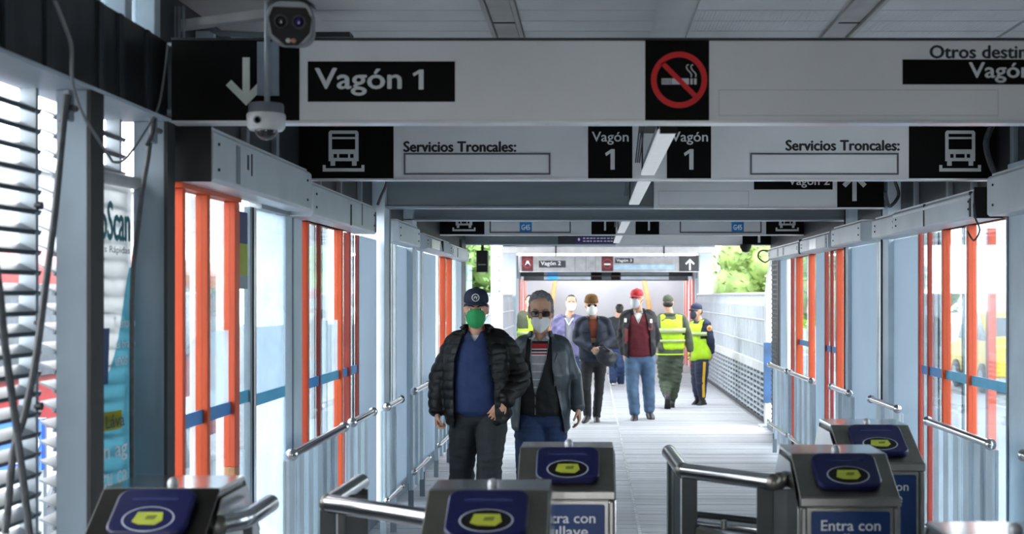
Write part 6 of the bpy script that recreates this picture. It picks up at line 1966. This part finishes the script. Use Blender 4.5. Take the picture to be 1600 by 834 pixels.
# ================= worker with lime vest at the far left
D = 22.0
p = Fig('worker in lime vest half hidden between the two front walkers', PX(826, D), D, .95, .6, skin_b, .012)
X = lambda px: PX(px, D)
Z = lambda py: PZ(py, D)
p.j(neck=(826, 487, 0), crotch=(826, 545, 0), shl=(815, 492, 0), shr=(838, 492, 0), ell=(813, 515, .02), wrl=(815, 538, -.05), elr=(840, 515, .02), wrr=(839, 538, -.05),
    hipl=(820, 541, 0), hipr=(832, 541, 0), knl=(820, 575, 0), knr=(832, 575, 0), anl=(820, 603, 0), anr=(832, 603, 0))
p.head_frame(828, 472, 0, yaw=.4, k=.95)
p.body(hands=(('l', (0, -.1, -1), (1, 0, 0), 1, .7), ('r', (0, -.1, -1), (-1, 0, 0), -1, .7)))
p.eyes(hair_black); p.mask(mask_white, white_cloth); p.hair(hair_black, (0, .02, .05), (.08, .098, .085), .003)
p.trousers(navy_uniform, .02, belt=.3)
p.jacket(olive, .026, None, hem=.1, sleeve_pad=.028, amp=.006, seed=61)
v = p.vest(hi_vis, .042, .15)
wrap(p, Z(522), Z(517), .058, hi_tape, 'reflective_band', v)
for q in 'lr': p.shoe(q, boot_black, sole_black)
# ------------------------------------------------------------------ outside the wagon
b = MB(); b.box(-60, 60, -5, 120, -1.1, -1.0)
g = b.build('ground', mat('road_asphalt', '#6c6d70', 0.9, 0, 0.06, 1.5), kind='structure', label='pale road surface beside the station')
rnd = random.Random(11)
leaf_ms = [mat('leaf_%s' % n, c, 0.6, 0, 0.25, 3) for n, c in (('light', '#66803e'), ('mid', '#506f33'))]
bark = mat('bark', '#5a4a3c', 0.9, 0, 0.2)
def tree(x, y, h, r, label, m, n=5200, seed=1):
    rr = random.Random(seed)
    t = thing('tree', label, 'tree', (x, y, -1.0), 'trees beside the bridge')
    b = MB(); b.tube([(x, y, -1.0), (x + .1, y, h * .35), (x - .05, y, h * .7)], [.2, .15, .08], 10); b.build('trunk', bark, t, smooth=True)
    blobs = []
    for k in range(22):
        a = rr.uniform(0, 2 * pi); q = rr.uniform(0, r * .75); zz = rr.uniform(h * .25, h * .95)
        sc = 1 - abs(zz / h - .55) * .9
        blobs.append((x + q * sc * cos(a), y + q * sc * sin(a), zz, rr.uniform(.3, .48) * r))
    vs = []; fs = []
    for k in range(n):
        bx = rr.choice(blobs)
        v = Vector((rr.gauss(0, 1), rr.gauss(0, 1), rr.gauss(0, 1))).normalized() * bx[3] * rr.uniform(.75, 1.0)
        c = Vector(bx[:3]) + v
        a = Vector((rr.gauss(0, 1), rr.gauss(0, 1), rr.gauss(0, .6))).normalized(); w = a.cross(Vector((rr.gauss(0, 1), rr.gauss(0, 1), rr.gauss(0, 1)))).normalized()
        s = rr.uniform(.07, .13); i = len(vs)
        vs += [c - a * s, c + w * s * .5, c + a * s, c - w * s * .5]; fs.append((i, i + 1, i + 2, i + 3))
    b = MB(); b.add(vs, fs)
    me = bpy.data.meshes.new('foliage'); me.from_pydata([tuple(v) for v in vs], [], fs); me.materials.append(m)
    link('foliage', me, t, kind='stuff')
    b = MB()
    for q in blobs: b.ball(q[:3], q[3] * .8, 10, 7)
    b.build('inner_crown', m, t, smooth=True, kind='stuff')
tree(5.2, 33, 3.6, 2.2, 'light green bushy tree beyond the right bridge fence', leaf_ms[0], seed=2)
tree(8.2, 36, 3.3, 2.2, 'darker green tree right behind the light one', leaf_ms[1], seed=3)
tree(-3.2, 33, 3.0, 1.4, 'small green tree glimpsed left of the white post', leaf_ms[1], seed=4)
tree(9.0, 23, 2.7, 1.6, 'green tree seen through the nearest right glass door', leaf_ms[1], seed=5)

# articulated bus in the street on the left, seen between the louver blades
bus_red = mat('bus_red', '#8a1c20', 0.4, 0, 0.05)
def wheel(t, x, y, z, r=.5, s=1):
    b = MB(); b.lathe([(.001, -.13), (r * .8, -.13), (r, -.1), (r, .1), (r * .8, .13), (.001, .13)], (x, y, z), 'x', 24); b.build('wheel', rubber, t, smooth=True)
    b = MB(); b.lathe([(.001, s * .135), (r * .55, s * .135), (r * .55, s * .12)], (x, y, z), 'x', 20); b.build('hub', steel_mid, t, smooth=True)
t = thing('bus', 'red bus in the street glimpsed between the louver blades', 'vehicle', (-7.4, 17, -1.0))
b = MB(); b.prism([(-8.6, -.65), (-6.2, -.65), (-6.15, .2), (-6.2, 2.0), (-6.4, 2.2), (-8.4, 2.2), (-8.6, 2.0)], 'y', 12.5, 21.5); b.build('body', bus_red, t, bevel=.05)
for k in range(7):
    b = MB(); b.box(-6.16, -6.10, 12.8 + k * 1.22, 13.85 + k * 1.22, .75, 1.75); b.build('side_window', mat('bus_window', '#596066', 0.15, 0.2) if 'bus_window' not in MATS else MATS['bus_window'], t)
b = MB(); b.box(-8.4, -6.4, 12.44, 12.5, .5, 1.8); b.build('windscreen', MATS['bus_window'], t)
b = MB(); b.box(-6.14, -6.1, 12.5, 21.5, -.2, .1); b.build('white_stripe', white_print, t)
for yy in (14.2, 19.6): wheel(t, -6.25, yy, -.5)
t = thing('car', 'grey car in the street glimpsed behind the louvers', 'vehicle', (-4.9, 13, -1.0))
b = MB(); b.prism([(9.3, -.75), (13.2, -.75), (13.25, -.2), (12.4, -.05), (11.8, .42), (10.3, .42), (9.7, -.02), (9.25, -.1)], 'x', -5.7, -4.2); b.build('body', mat('car_grey', '#8c9298', 0.3, 0.4), t, bevel=.05)
b = MB(); b.prism([(12.25, -.02), (11.75, .36), (10.35, .36), (9.85, -.0)], 'x', -4.205, -4.195); b.build('side_window', MATS['bus_window'], t)
for yy in (10.1, 12.4): wheel(t, -4.28, yy, -.7, .3)
t = thing('hoarding', 'blue board with white round logo behind the louvers at lower left', 'board', (-3.55, 8, -1.0))
b = MB(); b.box(-4.1, -3.44, 8.0, 8.05, .54, .86); b.build('board', mat('hoarding_blue', '#1d57b8', 0.5), t)
b = MB(); n = 28; cx, cz = -3.525, .71
R = [[(cx + rr * cos(2 * pi * k / n), yy, cz + rr * sin(2 * pi * k / n)) for k in range(n)] for rr, yy in ((.075, 7.99), (.045, 7.99), (.045, 8.0), (.075, 8.0))]
b.rings(R + [R[0]], cap=False); b.box(-3.60, -3.46, 7.99, 8.0, .58, .61); b.build('logo', white_print, t)
for xx in (-4.0, -3.5):
    b = MB(); b.box(xx, xx + .05, 8.05, 8.1, -1.0, .86); b.build('leg', steel_mid, t)
t = thing('canopy', 'blue street canopy at the upper left behind the louvers', 'canopy', (-7.4, 11.6, -1.0))
b = MB(); b.prism([(-9.5, 3.05), (-6.0, 3.2), (-6.0, 3.5), (-9.5, 3.6)], 'y', 11.2, 12.0); b.build('roof', MATS['hoarding_blue'], t)
for xx in (-9.0, -8.4):
    b = MB(); b.tube([(xx, 11.6, -1), (xx, 11.6, 3.1)], .06, 10); b.build('leg', steel_mid, t)
TX, TY = 10.6, 36.0
t = thing('taxi', 'yellow taxi seen through the nearest right glass door', 'vehicle', (TX + .9, TY, -1.0))
b = MB(); b.prism([(TY - 2.1, -.55), (TY + 2.0, -.55), (TY + 2.05, .25), (TY + 1.2, .4), (TY + .5, 1.2), (TY - 1.1, 1.2), (TY - 1.8, .45), (TY - 2.15, .3)], 'x', TX, TX + 1.8); b.build('body', mat('taxi_yellow', '#d6b62f', 0.35), t, bevel=.06)
b = MB(); b.prism([(TY + 1.0, .42), (TY + .45, 1.1), (TY - 1.05, 1.1), (TY - 1.65, .42)], 'x', TX - .01, TX); b.build('side_window', MATS['bus_window'], t)
b = MB(); b.box(TX + .1, TX + 1.7, TY - 1.72, TY - 1.6, .5, 1.05); b.build('windscreen', MATS['bus_window'], t)
for yy in (TY - 1.3, TY + 1.2): wheel(t, TX + .05, yy, -.6, .4, -1)
# pale buildings across the road
def building(x0, x1, y0, y1, h, label, m, side):
    t = thing('building', label, 'building', ((x0 + x1) / 2, (y0 + y1) / 2, -1.0), 'pale buildings across the road')
    b = MB(); b.box(x0, x1, y0, y1, -1.0, h); b.build('walls', m, t)
    b = MB(); b.box(x0 - .2, x1 + .2, y0 - .2, y1 + .2, h, h + .25); b.build('roof', alu_white, t)
    xf = x1 if side < 0 else x0
    s = 1 if side < 0 else -1
    z = .6
    while z + 1.2 < h:
        yy = y0 + .6
        while yy + 1.6 < y1:
            b = MB(); b.box(xf - .02, xf + s * .05, yy, yy + 1.5, z, z + 1.1); b.build('window', mat('far_window', '#4d5a66', 0.2, 0.1) if 'far_window' not in MATS else MATS['far_window'], t)
            yy += 2.4
        z += 2.2
    return t
building(-24, -15, 26, 46, 5.0, 'long pale low building across the road on the left', mat('plaster_white', '#8d9194', 0.8, 0, .04), -1)
building(-22, -16, 12, 24, 3.0, 'pale building with yellow tone nearer on the left', mat('plaster_cream', '#8f8a77', 0.8, 0, .04), -1)
building(17, 26, 26, 48, 4.5, 'pale building across the road on the right', MATS['plaster_white'], 1)

for x, xt, lb in ((1006, 1018, 'brown sloping handrail pole against the far grey wall, right side'), (868, 858, 'brown sloping handrail pole against the far grey wall, left side')):
    d = 30.8
    t = thing('sloping_pole', lb, 'pole', (PX(x, d), d, 0))
    b = MB(); b.tube([(PX(x, d), d, PZ(436, d)), (PX(xt, d), d - .3, PZ(500, d)), (PX(xt, d), d - .3, 0)], .06, 10); b.build('shaft', mat('pole_brown', '#a5804f', 0.6) if 'pole_brown' not in MATS else MATS['pole_brown'], t, smooth=True)
    b = MB(); b.cyl((PX(xt, d), d - .3, .02), .1, .04); b.build('foot', steel_mid, t)
